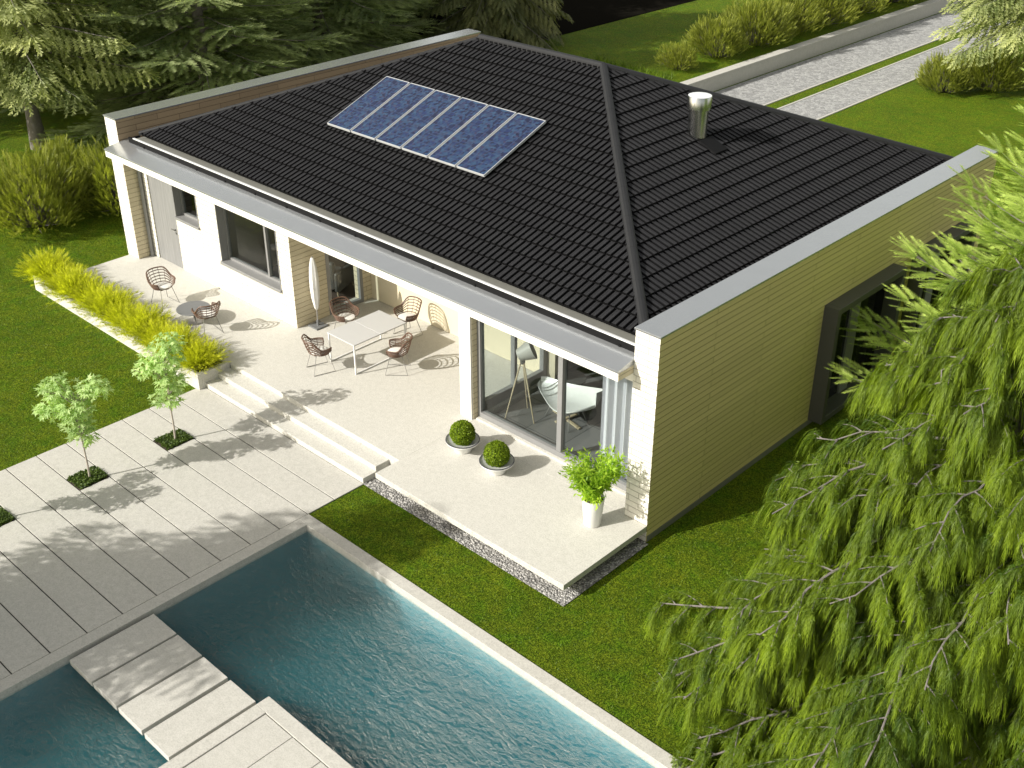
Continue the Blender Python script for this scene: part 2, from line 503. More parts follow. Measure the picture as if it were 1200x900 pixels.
# ------------------------------------------------------------------ camera, light, sky
CAM = Vector((9.13089801, -12.95437342, 11.80894655))
cam = bpy.data.cameras.new('camera')
cam.sensor_fit = 'HORIZONTAL'; cam.sensor_width = 36.0
cam.lens = 1350.953 / 1200 * 36
cam.clip_start = 0.1; cam.clip_end = 600
co = bpy.data.objects.new('camera', cam); COL.objects.link(co)
co.location = CAM
co.rotation_mode = 'XYZ'
co.rotation_euler = (R(60.03925485), R(-0.07771625), R(43.50509355))
scene.camera = co

EL = R(32); rr = 0.42
sx, sy = rr / math.hypot(1, rr), 1 / math.hypot(1, rr)
SD = Vector((sx * math.cos(EL), sy * math.cos(EL), -math.sin(EL)))     # the way light travels
sun = bpy.data.lights.new('sun', 'SUN'); sun.energy = 4.45; sun.angle = R(0.5); sun.color = (1.0, 0.965, 0.89)
so = bpy.data.objects.new('sun', sun); COL.objects.link(so)
so.rotation_euler = SD.to_track_quat('-Z', 'Y').to_euler()
so.location = (-10, -20, 20)
w = bpy.data.worlds.new('World'); scene.world = w; w.use_nodes = True
nt = w.node_tree
bg = nt.nodes['Background']
sky = nt.nodes.new('ShaderNodeTexSky'); sky.sky_type = 'NISHITA'; sky.sun_disc = False
sky.sun_elevation = EL
sky.sun_rotation = math.atan2(-sx, -sy)      # clockwise from +Y
sky.air_density = 1.0; sky.dust_density = 1.5; sky.ozone_density = 1.0
hs = nt.nodes.new('ShaderNodeHueSaturation'); hs.inputs['Saturation'].default_value = 0.42
nt.links.new(sky.outputs[0], hs.inputs['Color'])
wt = nt.nodes.new('ShaderNodeMix'); wt.data_type = 'RGBA'; wt.blend_type = 'MULTIPLY'; wt.inputs[0].default_value = 1.0
wt.inputs[7].default_value = (1.08, 1.0, 0.84, 1)      # a hazy, warm summer sky
nt.links.new(hs.outputs[0], wt.inputs[6]); nt.links.new(wt.outputs[2], bg.inputs['Color'])
bg.inputs['Strength'].default_value = 0.15
vs = scene.view_settings
vs.view_transform = 'Standard'; vs.look = 'None'; vs.exposure = 0.50; vs.gamma = 1.0; vs.use_curve_mapping = False
scene.cycles.max_bounces = 8; scene.cycles.transparent_max_bounces = 16
scene.cycles.diffuse_bounces = 3; scene.cycles.glossy_bounces = 3
scene.cycles.use_denoising = True
scene.cycles.sample_clamp_indirect = 6

# ------------------------------------------------------------------ ground and setting
def sheet(name, cells, z, mat, kind='structure', parent=None):
    b = MB()
    for x0, y0, x1, y1 in cells:
        b.add([(x0, y0, z), (x1, y0, z), (x1, y1, z), (x0, y1, z)], [(0, 1, 2, 3)])
    o = b.build(name, mat, parent)
    if kind: o['kind'] = kind
    return o

PX0, PY1, PX1, PY0 = -4.66, -3.60, 14.0, -20.0      # the hole of the pool in the lawn
sheet('lawn', [(-260, -260, PX0, 260), (PX1, -260, 260, 260), (PX0, PY1, PX1, 260), (PX0, -260, PX1, PY0)], G0 - 0.012, M['lawn'])

# raised lawn beyond the retaining wall
b = MB()
b.add([(-260, 17, G0 - .05), (-15.42, 17, G0 - .05), (-15.42, 20, .2), (-260, 20, .2), (-15.42, 230, .2), (-260, 230, .2), (-15.42, 230, G0 - .2), (-15.42, 17, G0 - .2)],
      [(0, 1, 2, 3), (3, 2, 4, 5), (1, 7, 6, 4, 2)])
tag(b.build('upper_lawn', M['lawn']), kind='structure')
sheet('field', [(-40, 20.5, -23.6, 120)], 0.206, M['road'])
sheet('driveway', [(-14.98, 12.6, -12.72, 120), (-12.02, 12.6, -10.42, 120)], G0 + 0.004, M['cobble'])
b = MB()
for x in (-12.72, -12.10, -10.42):
    b.box(x, 12.6, G0 - .05, x + 0.08, 120, G0 + 0.02)
tag(b.build('driveway_kerb', M['paving']), kind='structure')
b = MB(); b.box(-15.42, 19.6, G0 - .3, -15.08, 120, 0.20); b.box(-15.45, 19.6, 0.20, -15.05, 120, 0.27)
o = b.build('retaining_wall', M['paving'], None, 0.008)
tag(o, 'long low concrete retaining wall beside the cobbled driveway', 'wall')

# terrace: main slab with the recess floor, the floating slab on the right, three steps
b = MB(); b.box(-16.55, -1.56, G0 - .3, -4.53, 2.6, 0.0)
b.box(-4.532, -2.13, -0.11, 0.0, -0.003, 0.0); b.box(-4.532, -.003, -.11, -.484, .5, -.0); b.box(-4.4, -1.85, G0 - .3, -0.32, 0.4, -0.112)
tag(b.build('terrace', M['terrace'], None, 0.006), kind='structure')
b = MB(); b.box(-9.90, -1.885, G0 - .3, -4.81, -1.562, -0.11); b.box(-9.90, -2.20, G0 - .3, -4.81, -1.887, -0.22)
tag(b.build('terrace_steps', M['terrace'], None, 0.006), kind='structure')
o = sheet('gravel', [(-4.80, -2.22, 0.08, -0.02)], G0 + 0.004, M['gravel'], 'stuff')

# paved path: long slabs with open joints and square tree pits
YL = [-2.205, -2.885] + [-3.485 - 0.603 * k for k in range(0, 20)]
PITS = [(-8.87, -4.088, -8.35, -3.485), (-8.87, -5.897, -8.35, -5.294), (-8.87, -7.706, -8.35, -7.103)]
sheet('path_bed', [(-10.0, -15.2, -4.79, -2.2)], G0 - 0.006, M['joint'])
b = MB(); g = 0.011
for i in range(len(YL) - 1):
    y1, y0 = YL[i] - g, YL[i + 1] + g
    pit = [p for p in PITS if abs(p[3] - YL[i]) < 0.02]
    if pit:
        b.box(-10.0, y0, G0 - .05, -8.87, y1, G0 + .01); b.box(-8.35, y0, G0 - .05, -4.795, y1, G0 + .01)
    else:
        b.box(-10.0, y0, G0 - .05, -4.795, y1, G0 + .01)
tag(b.build('paved_path', M['paving'], None, 0.003, segs=1), kind='structure')

# pool: coping, lining, water
b = MB(); b.box(-4.785, -15.2, G0 - .14, -4.55, -3.70, G0 + .012); b.box(-4.785, -3.70, G0 - .14, 14.0, -3.478, G0 + .012)
tag(b.build('pool_coping', M['paving'], None, 0.006), kind='structure')
b = MB()
b.add([(-4.6, -15, -1.9), (14, -15, -1.9), (14, -3.66, -1.9), (-4.6, -3.66, -1.9), (-4.6, -15, G0 - .1), (14, -15, G0 - .1), (14, -3.66, G0 - .1), (-4.6, -3.66, G0 - .1)],
      [(0, 1, 2, 3), (3, 2, 6, 7), (0, 3, 7, 4), (1, 5, 6, 2), (0, 4, 5, 1)])
tag(b.build('pool_basin', M['basin']), kind='structure')
b = MB(); b.box(-4.595, -14.99, -1.89, 13.99, -3.665, G0 - 0.10)
tag(b.build('water', M['water']), kind='structure')

# floating bridge slabs and the island deck
grp = 'concrete slabs bridging the pool'
BR = [(-4.46, -3.81), (-3.77, -3.12), (-3.07, -2.45), (-2.38, -1.76)]
BL = ['shaded concrete slab crossing the pool, nearest the paved path', 'second slab of the pool bridge counted from the paved path, mostly in shade',
      'pool bridge slab half in shade and half in sun', 'sunny bridge slab over the pool next to the island deck']
for (x0, x1), lb in zip(BR, BL):
    t = empty('bridge_slab', ((x0 + x1) / 2, -7.475, G0 - .1), 0, lb, 'slab', grp)
    h = (x1 - x0) / 2
    b = MB(); b.box(-h, -0.71, 0.0, h, 0.71, 0.10)
    b.build('top_plate', M['paving'], t, 0.006)
    b = MB(); b.box(-.12, -0.35, -1.46, .12, 0.35, -0.002)
    b.build('plinth', M['joint'], t)
b = MB()
b.box(-1.69, -15, -1.8, 9.0, -6.62, G0 - 0.03)
b.box(-1.70, -6.80, G0 - .1, 9.0, -6.58, G0 + .012); b.box(-1.70, -15, G0 - .1, -1.47, -6.803, G0 + .012)
for k in range(14):
    y1 = -6.815
    x0 = -1.455 + 0.62 * k
    b.box(x0, -15, G0 - .1, x0 + .61, y1, G0 + 0.002)
tag(b.build('island_deck', M['paving'], None, 0.004, segs=1), 'paved stone deck with raised border standing in the pool', 'deck')

# planter with its soil
t = empty('planter_box', (-13.45, -1.96, G0), 0, 'long low concrete planter along the terrace edge filled with yellow grasses', 'planter')
b = MB(); x0, x1, y0, y1, zt = -3.58, 3.57, -0.40, 0.385, 0.37
b.box(x0, y0, -.1, x1, y0 + .09, zt); b.box(x0, y1 - .09, -.1, x1, y1, zt); b.box(x0, y0 + .09, -.1, x0 + .09, y1 - .09, zt); b.box(x1 - .09, y0 + .09, -.1, x1, y1 - .09, zt)
b.build('wall', M['terrace'], t, 0.006)
b = MB(); b.box(x0 + .09, y0 + .09, -.05, x1 - .09, y1 - .09, 0.34)
b.build('soil', M['soil'], t)

# ------------------------------------------------------------------ house
house = empty('house', (0, 0, 0), 0, 'white single storey house with black hipped tile roof', 'house')
HZ = 3.57
YB = 12.25
CT = 2.78            # underside of the canopy

def wall_rects(x0, x1, z0, z1, holes):
    """rectangles that tile a wall with rectangular holes (x0, x1, z0, z1)"""
    xs = sorted({x0, x1, *[h[0] for h in holes], *[h[1] for h in holes]})
    out = []
    for a, c in zip(xs, xs[1:]):
        cuts = sorted([(h[2], h[3]) for h in holes if h[0] <= a + 1e-6 and h[1] >= c - 1e-6])
        z = z0
        for p, q in cuts:
            if p > z + 1e-6: out.append((a, c, z, p))
            z = q
        if z < z1 - 1e-6: out.append((a, c, z, z1))
    return out

# side walls: white end facing the terrace, coloured long faces
def side_wall(x0, x1, mats, face_mi, holes=()):
    b = MB()
    for a, c, p, q in wall_rects(0.0, YB, G0 - .1, HZ, holes):
        b.box(x0, a, p, x1, c, q)
    me = b
    o = me.build('side_wall', mats, house)
    for p in o.data.polygons:
        n = p.normal
        p.material_index = face_mi(n)
    return o
WINR = [(5.2, 7.9, G0 + .12, 2.3), (8.75, 11.2, G0 + .12, 2.3)]
sw = side_wall(-0.48, 0.0, [M['white_clad'], M['yellow_clad'], M['cream_clad']], lambda n: 1 if n.x > .5 else (2 if n.x < -.5 else 0), WINR)
b = MB(); b.box(-.50, -.02, HZ, .02, YB + .02, HZ + .035); b.build('wall_cap', M['zinc'], sw, 0.004)
b = MB(); b.box(0.0, 0.02, G0 - .05, 0.012, YB, G0 + .10); b.build('plinth', M['gutter_in'], sw)
sw = side_wall(-16.62, -16.11, [M['white_clad'], M['white_clad'], M['shaded_clad'], M['cream_clad']], lambda n: 2 if n.x > .5 else 0)
b = MB(); b.box(-16.64, -.02, HZ, -16.09, YB + .02, HZ + .035); b.build('wall_cap', M['zinc'], sw, 0.004)
# the lower part of the left wall's inner face, under the canopy, is cream
b = MB(); b.box(-16.11, 0.005, 0, -16.102, 0.408, CT); b.build('cladding', M['cream_clad'], sw)

# front wall with openings
FY = 0.41
holes = [(-15.82, -14.72, 0.0, 2.28), (-14.70, -13.70, 1.42, 2.28), (-12.9, -10.6, 0.80, 2.28)]
b = MB()
for a, c, p, q in wall_rects(-16.11, -10.15, 0.0, CT, holes):
    b.box(a, FY, p, c, FY + .30, q)
b.build('front_wall', M['white_clad'], house)
# recess: side wall with the patio door, back wall, pillar and lintels
b = MB()
for a, c, p, q in wall_rects(FY + .301, 2.6, 0.0, CT, [(1.33, 2.34, 0.0, 2.28)]):
    b.box(-10.45, a, p, -10.15, c, q)
b.box(-10.149, FY + .004, 0, -10.145, 1.33, CT); b.box(-10.149, 2.34, 0, -10.145, 2.598, CT)
b.build('recess_side_wall', M['cream_clad'], house)
b = MB(); b.box(-10.45, 2.6, 0, -4.4, 2.9, CT)
b.build('recess_back_wall', M['cream_render'], house)
b = MB(); b.box(-4.87, 0.36, 0.0, -4.57, 0.62, CT); b.build('pillar', M['white_render'], house)
b = MB(); b.box(-4.566, 0.40, 0.0, -4.552, 0.62, CT); b.build('pillar_shade', M['cream_clad'], house)  # cream sheet paints the shade on the pillar's side
b = MB(); b.box(-4.568, 0.40, 2.34, -0.481, 0.70, CT); b.build('lintel', M['white_render'], house)

# roof of the canopy along the whole front
b = MB()
b.prism_x([(-.39, CT), (0.42, CT), (0.42, 2.93), (-.39, 2.93)], -16.105, -0.482)
cn = b.build('canopy', M['white_render'], house, 0.004)
b = MB(); b.prism_x([(-.405, 2.931), (0.39, 2.931), (0.39, 3.07), (0.118, 3.07), (-.405, 2.968)], -16.12, -0.4815)
b.build('metal_sheet', M['zinc'], cn, 0.003)
b = MB(); b.box(-10.14, 0.43, CT - .001, -4.88, 2.6, 2.93); b.build('recess_ceiling', M['white_render'], house)
b = MB(); b.box(-.4818, -.38, CT + .01, -.475, -.001, 2.925); b.build('end_shade', M['cream_clad'], cn)  # cream sheet paints the shade on the canopy end
# gutter
b = MB()
b.box(-15.85, 0.12, 2.975, -0.483, 0.155, 3.195)
b.box(-15.85, 0.155, 2.975, -15.815, 0.42, 3.17)
gt = b.build('gutter', M['black_gutter'], house, 0.004)
b = MB(); b.box(-15.62, 0.108, 3.197, -0.483, 0.16, 3.222); b.build('gutter_lip', M['lip'], gt, 0.004)
b = MB(); b.box(-15.6, 0.166, 3.10, -0.483, 0.38, 3.20); b.build('gutter_tray', M['gutter_in'], gt)
for k in range(14):
    x = -15.2 + k * 1.1
    b = MB(); b.box(x, 0.105, 3.072, x + .05, 0.1195, 3.11); b.build('gutter_bracket', M['black_gutter'], gt)
# fascia board behind the gutter and under the eaves
b = MB(); b.box(-15.6, 0.40, 2.95, -0.483, 0.44, 3.27); b.build('eaves_board', M['gutter_in'], house)

# tiled hip roof
RX0, RX1, RY0, RY1, RZ0 = -15.55, -0.47, 0.27, 11.70, 3.30
half = (RY1 - RY0) / 2
RZ1 = 5.5
kk = (RZ1 - RZ0) / half
def slope_mesh(u0, u1, place, clips, pitch=0.145, course=0.335):
    sl = math.hypot(half, RZ1 - RZ0)
    prof = [(0, -.034), (.09, -.022), (.20, .012), (.30, .018), (.5, .009), (.70, .018), (.80, .012), (.91, -.022)]
    us = []
    n = int(math.ceil((u1 - u0) / pitch))
    for i in range(n):
        for f, h in prof:
            u = u0 + (i + f) * pitch
            if u <= u1: us.append((u, h))
    us.append((u1, -.034))
    rows = []
    nc = int(math.ceil(sl / course))
    for k in range(nc):
        v0, v1 = k * course, min((k + 1) * course, sl)
        rows.append((v0, 0.038)); rows.append((v1 - 0.014, 0.006)); rows.append((v1 - 0.012, -0.025)); rows.append((v1 - 0.001, -0.025))
    vsx = []; fs = []
    nu = len(us); mi = []
    jit = np.random.default_rng(3)
    for v, hv in rows:
        for u, hu in us:
            vsx.append(place(u, v, hv + hu))
    for r in range(len(rows) - 1):
        for j in range(nu - 1):
            fs.append((r * nu + j, r * nu + j + 1, (r + 1) * nu + j + 1, (r + 1) * nu + j)); mi.append(0 if r % 4 == 0 and j % len(prof) in (2, 3, 4, 5) else 1)  # risers, gaps and groove sides take the painted shade
    # front closure of the eave
    base = len(vsx)
    for u, hu in us:
        vsx.append(place(u, 0.0, -0.03))
    for j in range(nu - 1):
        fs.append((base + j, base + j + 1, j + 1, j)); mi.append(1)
    bm = bmesh.new()
    me = bpy.data.meshes.new('roof_slope'); me.from_pydata(vsx, [], fs); me.polygons.foreach_set('material_index', mi); bm.from_mesh(me)
    for co_, no_ in clips:
        geom = bm.verts[:] + bm.edges[:] + bm.faces[:]
        bmesh.ops.bisect_plane(bm, geom=geom, plane_co=co_, plane_no=no_, clear_outer=True)
    bm.to_mesh(me); bm.free()
    return me
ca = math.cos(math.atan(kk)); sa = math.sin(math.atan(kk))
pf = lambda u, v, h: (u, RY0 + v * ca - h * sa, RZ0 + v * sa + h * ca)
pb = lambda u, v, h: (-u, RY1 - v * ca + h * sa, RZ0 + v * sa + h * ca)
pr = lambda u, v, h: (RX1 - v * ca + h * sa, u, RZ0 + v * sa + h * ca)
pl = lambda u, v, h: (RX0 + v * ca - h * sa, -u, RZ0 + v * sa + h * ca)
s2 = 1 / math.sqrt(2)
CFR, CFL, CBR, CBL = (RX1, RY0, 0), (RX0, RY0, 0), (RX1, RY1, 0), (RX0, RY1, 0)
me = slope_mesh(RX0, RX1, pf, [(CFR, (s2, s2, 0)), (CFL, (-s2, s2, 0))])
TM = [M['tile'], M['tile_shade']]
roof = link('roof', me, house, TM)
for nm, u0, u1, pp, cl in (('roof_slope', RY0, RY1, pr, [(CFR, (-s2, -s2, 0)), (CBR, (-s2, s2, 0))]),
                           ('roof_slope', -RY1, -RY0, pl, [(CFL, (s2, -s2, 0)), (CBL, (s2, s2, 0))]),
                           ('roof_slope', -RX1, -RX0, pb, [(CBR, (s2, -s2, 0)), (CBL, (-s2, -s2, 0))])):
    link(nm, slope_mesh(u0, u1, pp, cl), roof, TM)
AR = Vector((RX1 - half, RY0 + half, RZ1)); AL = Vector((RX0 + half, RY0 + half, RZ1))
def cap(p, q, r=0.085, drop=0.0):
    p, q = Vector(p), Vector(q)
    b = MB(); up = Vector((0, 0, .035 - drop))
    d = (q - p).normalized(); sd = Vector((d.y, -d.x, 0)).normalized(); nn = sd.cross(d)
    if nn.z < 0: nn = -nn
    sec = [(-1.05, -.75), (-.95, .1), (-.55, .52), (0, .62), (.55, .52), (.95, .1), (1.05, -.75)]
    n = max(2, int((q - p).length / 0.42)); vv = []; ff = []
    for i in range(n):
        for f, k in ((i / n, 1.0), ((i + 1) / n, .965)):
            c = p.lerp(q, f) + up
            vv += [c + (sd * (x * r) + nn * (z * r)) * k for x, z in sec]
    m = len(sec)
    for i in range(2 * n - 1):
        for j in range(m - 1):
            ff.append((i * m + j, i * m + j + 1, (i + 1) * m + j + 1, (i + 1) * m + j))
    b.add(vv, ff)
    return b.build('ridge_cap', M['cap'], roof)
cap(AL, AR, 0.09)
for c_, a_ in ((CFR, AR), (CBR, AR)):
    cap((c_[0], c_[1], RZ0 + .02), a_, .088)
for c_, a_ in ((CFL, AL), (CBL, AL)):
    cap((c_[0], c_[1], RZ0 + .02), a_, .07, .03)
# steel flue
FXX, FYY = -3.72, 6.0
zr = RZ0 + (RX1 - FXX) * kk
b = MB(); b.lathe([(.195, zr - .15), (.195, zr + .55), (.20, zr + .555), (.20, zr + .57)], 40, FXX, FYY)
fl = b.build('flue_pipe', M['steel'], roof, 0, True)
b = MB(); b.lathe([(.20, zr + .56), (.24, zr + .565), (.24, zr + .82), (.234, zr + .828)], 40, FXX, FYY); b.build('flue_cap', M['steel'], fl, 0, True)
b = MB(); b.lathe([(.236, zr + .826), (.15, zr + .833), (.0, zr + .836)], 40, FXX, FYY); b.build('flue_lid', M['steel_top'], fl, 0, True)
b = MB()
b.prism_x([(0, 0), (.42, 0), (.42, .03), (0, .03)], 0, .46)
o = b.build('flashing', M['black_gutter'], roof, 0.004)
o.matrix_local = Matrix.Translation((FXX + .62, FYY - .21, zr - .62 * kk + .045)) @ Matrix.Rotation(math.atan(kk), 4, 'Y') @ Matrix.Translation((-.46, 0, 0))
# attic plate so that no light leaks between roof and rooms
b = MB(); b.box(-16.1, 0.72, 2.95, -.49, YB - .3, 3.0); b.build('attic_floor', M['interior'], house)
b = MB(); b.box(-16.1, YB - .3, G0 - .1, -.49, YB - .05, 3.25); b.build('rear_wall', M['white_clad'], house)

# windows and doors
def window(name, x0, x1, z0, z1, y, mull=None, sill=True, depth=0.10, fw=0.055, mat='grey_metal', parent=house, glass='glass'):
    b = MB()
    b.box(x0, y, z0, x0 + fw, y + depth, z1); b.box(x1 - fw, y, z0, x1, y + depth, z1)
    b.box(x0 + fw, y + .002, z0, x1 - fw, y + depth, z0 + fw); b.box(x0 + fw, y + .002, z1 - fw, x1 - fw, y + depth, z1)
    if mull is not None:
        b.box(mull - fw * .6, y - .004, z0 + fw, mull + fw * .6, y + depth - .004, z1 - fw)
    wnd = b.build(name, M[mat], parent, 0.004)
    b = MB(); b.box(x0 + fw, y + depth * .5, z0 + fw, x1 - fw, y + depth * .5 + .008, z1 - fw)
    b.build('pane', M[glass], wnd)
    if sill:
        b = MB(); b.box(x0 - .02, FY - .05, z0 - .06, x1 + .02, y + .005, z0 + .004)
        b.build('sill', M[mat], wnd, 0.005)
        for a_ in (x0 - .004, x1 - .022):
            b = MB(); b.box(a_, FY - .012, z0, a_ + .026, y, z1); b.build('reveal', M[mat], wnd, 0.003)
    return wnd
window('window', -14.70, -13.70, 1.42, 2.28, FY + .17, None)
window('window', -12.90, -10.60, 0.80, 2.28, FY + .17, -11.28)
b = MB(); b.box(-15.82, FY + .03, 0.0, -14.72, FY + .09, 2.28)
dr = b.build('front_door', M['door'], house, 0.004)
b = MB(); b.tube([(-14.86, FY + .03, 1.02), (-14.86, FY - .02, 1.02), (-14.98, FY - .02, 1.02)], 0.012, 8); b.box(-14.88, FY + .018, .9, -14.84, FY + .029, .95)
b.build('handle', M['dark_metal'], dr)
# patio door in the recess (faces +x)
b = MB(); X = -10.22
for (a, c, p, q) in ((1.33, 1.42, 0, 2.28), (2.25, 2.34, 0, 2.28), (1.42, 2.25, 0, .09), (1.42, 2.25, 2.19, 2.28)):
    b.box(X, a, p, X + .09, c, q)
pd = b.build('patio_door', M['grey_metal'], house, 0.004)
b = MB(); b.box(X + .04, 1.42, .09, X + .048, 2.25, 2.19); b.build('pane', M['glass'], pd)
# large window of the living room, with its side glazing towards the recess
b = MB(); y = 0.52; fw = .09
b.box(-4.55, y, 0, -4.47, y + .12, 2.34); b.box(-.56, y, 0, -.482, y + .12, 2.34); b.box(-4.47, y - .02, 0, -.56, y + .12, .15); b.box(-4.47, y, 2.25, -.56, y + .12, 2.34)
b.box(-2.51, y - .01, .15, -2.40, y + .11, 2.25)
lw = b.build('window', M['grey_metal'], house, 0.004)
b = MB(); b.box(-4.47, y + .06, .15, -2.51, y + .068, 2.25); b.build('pane', M['glass'], lw)
b = MB(); b.box(-2.40, y + .06, .15, -.56, y + .068, 2.25); b.build('pane', M['glass'], lw)
b = MB(); b.box(-4.50, y - .10, 0.0, -.482, y - .022, .05); b.build('sill', M['terrace'], lw, 0.004)
b = MB(); X = -4.72
b.box(X, .64, 0, X + .11, .74, 2.4); b.box(X, 2.48, 0, X + .11, 2.595, 2.4); b.box(X, .74, 0, X + .11, 2.48, .22); b.box(X, .74, 2.3, X + .11, 2.48, 2.4); b.box(X, 1.62, .22, X + .11, 1.70, 2.3)
sg = b.build('window', M['grey_metal'], house, 0.004)
b = MB(); b.box(X + .05, .74, .22, X + .058, 2.48, 2.3); b.build('pane', M['glass'], sg)
b = MB(); b.box(X - .15, .625, 2.4, X + .16, 2.6, CT); b.build('lintel', M['white_render'], house)
# projecting window boxes on the right wall
for (a, c, p, q) in WINR:
    b = MB(); t_ = .13; dx = .30
    b.box(-.2, a, p, dx, a + t_, q); b.box(-.2, c - t_, p, dx, c, q); b.box(-.2, a + t_, q - t_, dx, c - t_, q); b.box(-.2, a + t_, p, dx, c - t_, p + t_)
    wb = b.build('window', M['dark_metal'], house, 0.006)
    b = MB(); mid = a + (c - a) * .48
    b.box(-.08, mid - .17, p + t_, 0.02, mid + .17, q - t_); b.build('mullion', M['grey_metal'], wb)
    for (g0, g1) in ((a + t_, mid - .17), (mid + .17, c - t_)):
        b = MB(); b.box(-.03, g0, p + t_, -.022, g1, q - t_); b.build('pane', M['dark_glass'], wb)
# downpipe in the left corner
b = MB(); b.tube([(-16.04, .345, 0.0), (-16.04, .345, CT)], .045, 14); b.build('downpipe', M['grey_metal'], house, 0, True)
# rooms behind the glass
b = MB(); b.box(-10.14, 2.91, 0.0, -.49, 7.0, .004); b.box(-4.39, .55, 0.0, -.49, 2.91, .004); b.build('room_floor', M['floor'], house)
b = MB(); b.box(-16.1, .72, 0.0, -10.46, 6.0, .004); b.build('bedroom_floor', M['brown_floor'], house)
b = MB(); b.box(-16.1, 4.2, 0, -10.46, 4.3, 2.9); b.box(-13.4, .72, 0, -13.3, 4.2, 2.9); b.box(-10.14, 6.9, 0, -.49, 7.0, 2.9); b.box(-.6, .7, 0, -.49, 5.1, 2.9)
b.box(-10.46, 2.9, 0, -10.40, 4.2, 2.9); b.box(-10.46, 4.3, 0, -10.4, 7, 2.9)
b.build('room_wall', M['interior'], house)
b = MB(); b.box(-16.1, .72, CT + .003, -10.46, YB - .3, 2.94); b.box(-4.4, .71, 2.6, -.49, YB - .3, 2.94); b.box(-10.14, 2.91, 2.6, -4.4, YB - .3, 2.94); b.build('room_ceiling', M['interior'], house)

# ------------------------------------------------------------------ solar panels on the roof
grp = 'solar panels in a row on the front roof slope'
pw, ph = 4.86 / 6, 1.90
LB = ['first solar panel of the row, at the end nearest the long brown parapet', 'second solar panel from the end nearest the brown parapet',
      'third solar panel from the end nearest the brown parapet', 'third solar panel from the end nearest the hip ridge',
      'second solar panel from the end nearest the hip ridge', 'last solar panel of the row, at the end nearest the hip ridge']
ang = math.atan(kk)
proto = None
for i in range(6):
    x = -10.78 + pw * i
    if proto is None:
        t = proto = empty('solar_panel')
        b = MB(); f = .012; e = .022
        b.box(e, 0, 0, e + f, ph, .05); b.box(pw - e - f, 0, 0, pw - e, ph, .05); b.box(e + f, 0, 0, pw - e - f, f, .05); b.box(e + f, ph - f, 0, pw - e - f, ph, .05)
        b.build('frame', M['panel_frame'], t)
        b = MB(); b.box(e + f, f, .01, pw - e - f, ph - f, .042); b.build('cells', M['cells'], t)
        for y_ in (.3, ph - .4):
            b = MB(); b.box(.06, y_, -.05, pw - .06, y_ + .05, -.001); b.build('rail', M['dark_metal'], t)
    else:
        t = copy_tree(proto)
    tag(t, LB[i], 'solar panel', grp)
    v = (2.2 - RY0) / ca
    t.location = pf(x, v, 0.09)
    t.rotation_euler = (ang, 0, 0)

# ------------------------------------------------------------------ furniture
def make_chair():
    t = empty('wire_chair')
    def rim(a):                       # a = 0 at the back (+y), grows to both arm fronts
        c = math.cos(a)
        q = min(1, max(0, (c - .10) / .62)); h = 0.585 + 0.195 * q * q * (3 - 2 * q)
        r = 0.285 + 0.02 * abs(math.sin(a))
        return h, r
    A = R(128)
    def pt(a, f):
        h, r = rim(a)
        z = 0.415 + (h - 0.415) * f
        rad = 0.20 + (r - 0.20) * (f ** 0.55)
        lean = 0.05 * f * max(0, math.cos(a))
        return (math.sin(a) * rad, math.cos(a) * rad * 0.98 + lean, z)
    b = MB()
    for f in (0.12, .30, .48, .66, .84):
        b.tube([pt(-A + 2 * A * i / 22, f) for i in range(23)], 0.0105, 5)
    for i in range(11):
        a = -A + 2 * A * i / 10
        b.tube([pt(a, f) for f in (0, .2, .4, .7, 1.0)], 0.0055, 5)
    for k in range(5):
        y = -.15 + .075 * k
        w_ = math.sqrt(max(0.0, .2 ** 2 - y * y))
        b.tube([(-w_, y, .412), (w_, y, .412)], .006, 4)
    b.build('basket', M['rattan'], t, 0, True)
    b = MB()
    pts = [pt(-A + 2 * A * i / 30, 1.0) for i in range(31)]
    b.tube(pts, 0.016, 7)
    fr = [pt(-A, 1.0), (pt(-A, .5)[0] * 1.0, pt(-A, .5)[1] - .02, .5), (pt(-A, 0)[0], pt(-A, 0)[1] - .02, .425), (0, -.215, .425), (pt(A, 0)[0], pt(A, 0)[1] - .02, .425), (pt(A, .5)[0], pt(A, .5)[1] - .02, .5), pt(A, 1.0)]
    b.tube(fr, 0.011, 6)
    b.build('rim', M['rattan'], t, 0, True)
    b = MB(); b.lathe([(0, .418), (.17, .42), (.195, .435), (.19, .455), (.15, .465), (0, .468)], 24, 0, -.01); b.build('seat_cushion', M['cushion'], t, 0, True)
    for s in (-1, 1):
        b = MB()
        b.tube([(s * .15, -.13, .41), (s * .225, -.235, .01), (s * .225, .235, .01), (s * .15, .13, .41)], .008, 6)
        b.build('leg_frame', M['chair_steel'], t, 0, False)
    for y_ in (-.13, .13):
        b = MB(); b.tube([(-.155, y_, .40), (.155, y_, .40)], .007, 5); b.build('stretcher', M['chair_steel'], t)
    return t
chair0 = make_chair()
def face(dx, dy):          # front of the chair is -y in its own frame
    return math.atan2(dy, dx) + math.pi / 2
CH = [((-8.28, -0.40), (.30, .95), 'brown wire chair at the near short end of the white table, close to the steps', 'chairs around the white dining table'),
      ((-7.08, 0.68), (-.75, -.66), 'brown wire chair in full sun on the long side of the white table', 'chairs around the white dining table'),
      ((-8.14, 1.92), (-.1, -1), 'brown wire chair at the far table end by the lit back wall', 'chairs around the white dining table'),
      ((-9.10, 0.98), (.96, .1), 'brown wire chair between the white table and the patio door', 'chairs around the white dining table'),
      ((-13.42, -0.92), (1, .05), 'brown wire chair beside the round grey table, nearest the grey door', 'chairs at the round grey table'),
      ((-11.42, -1.05), (-1, .12), 'brown wire chair beside the round grey table, nearest the steps', 'chairs at the round grey table')]
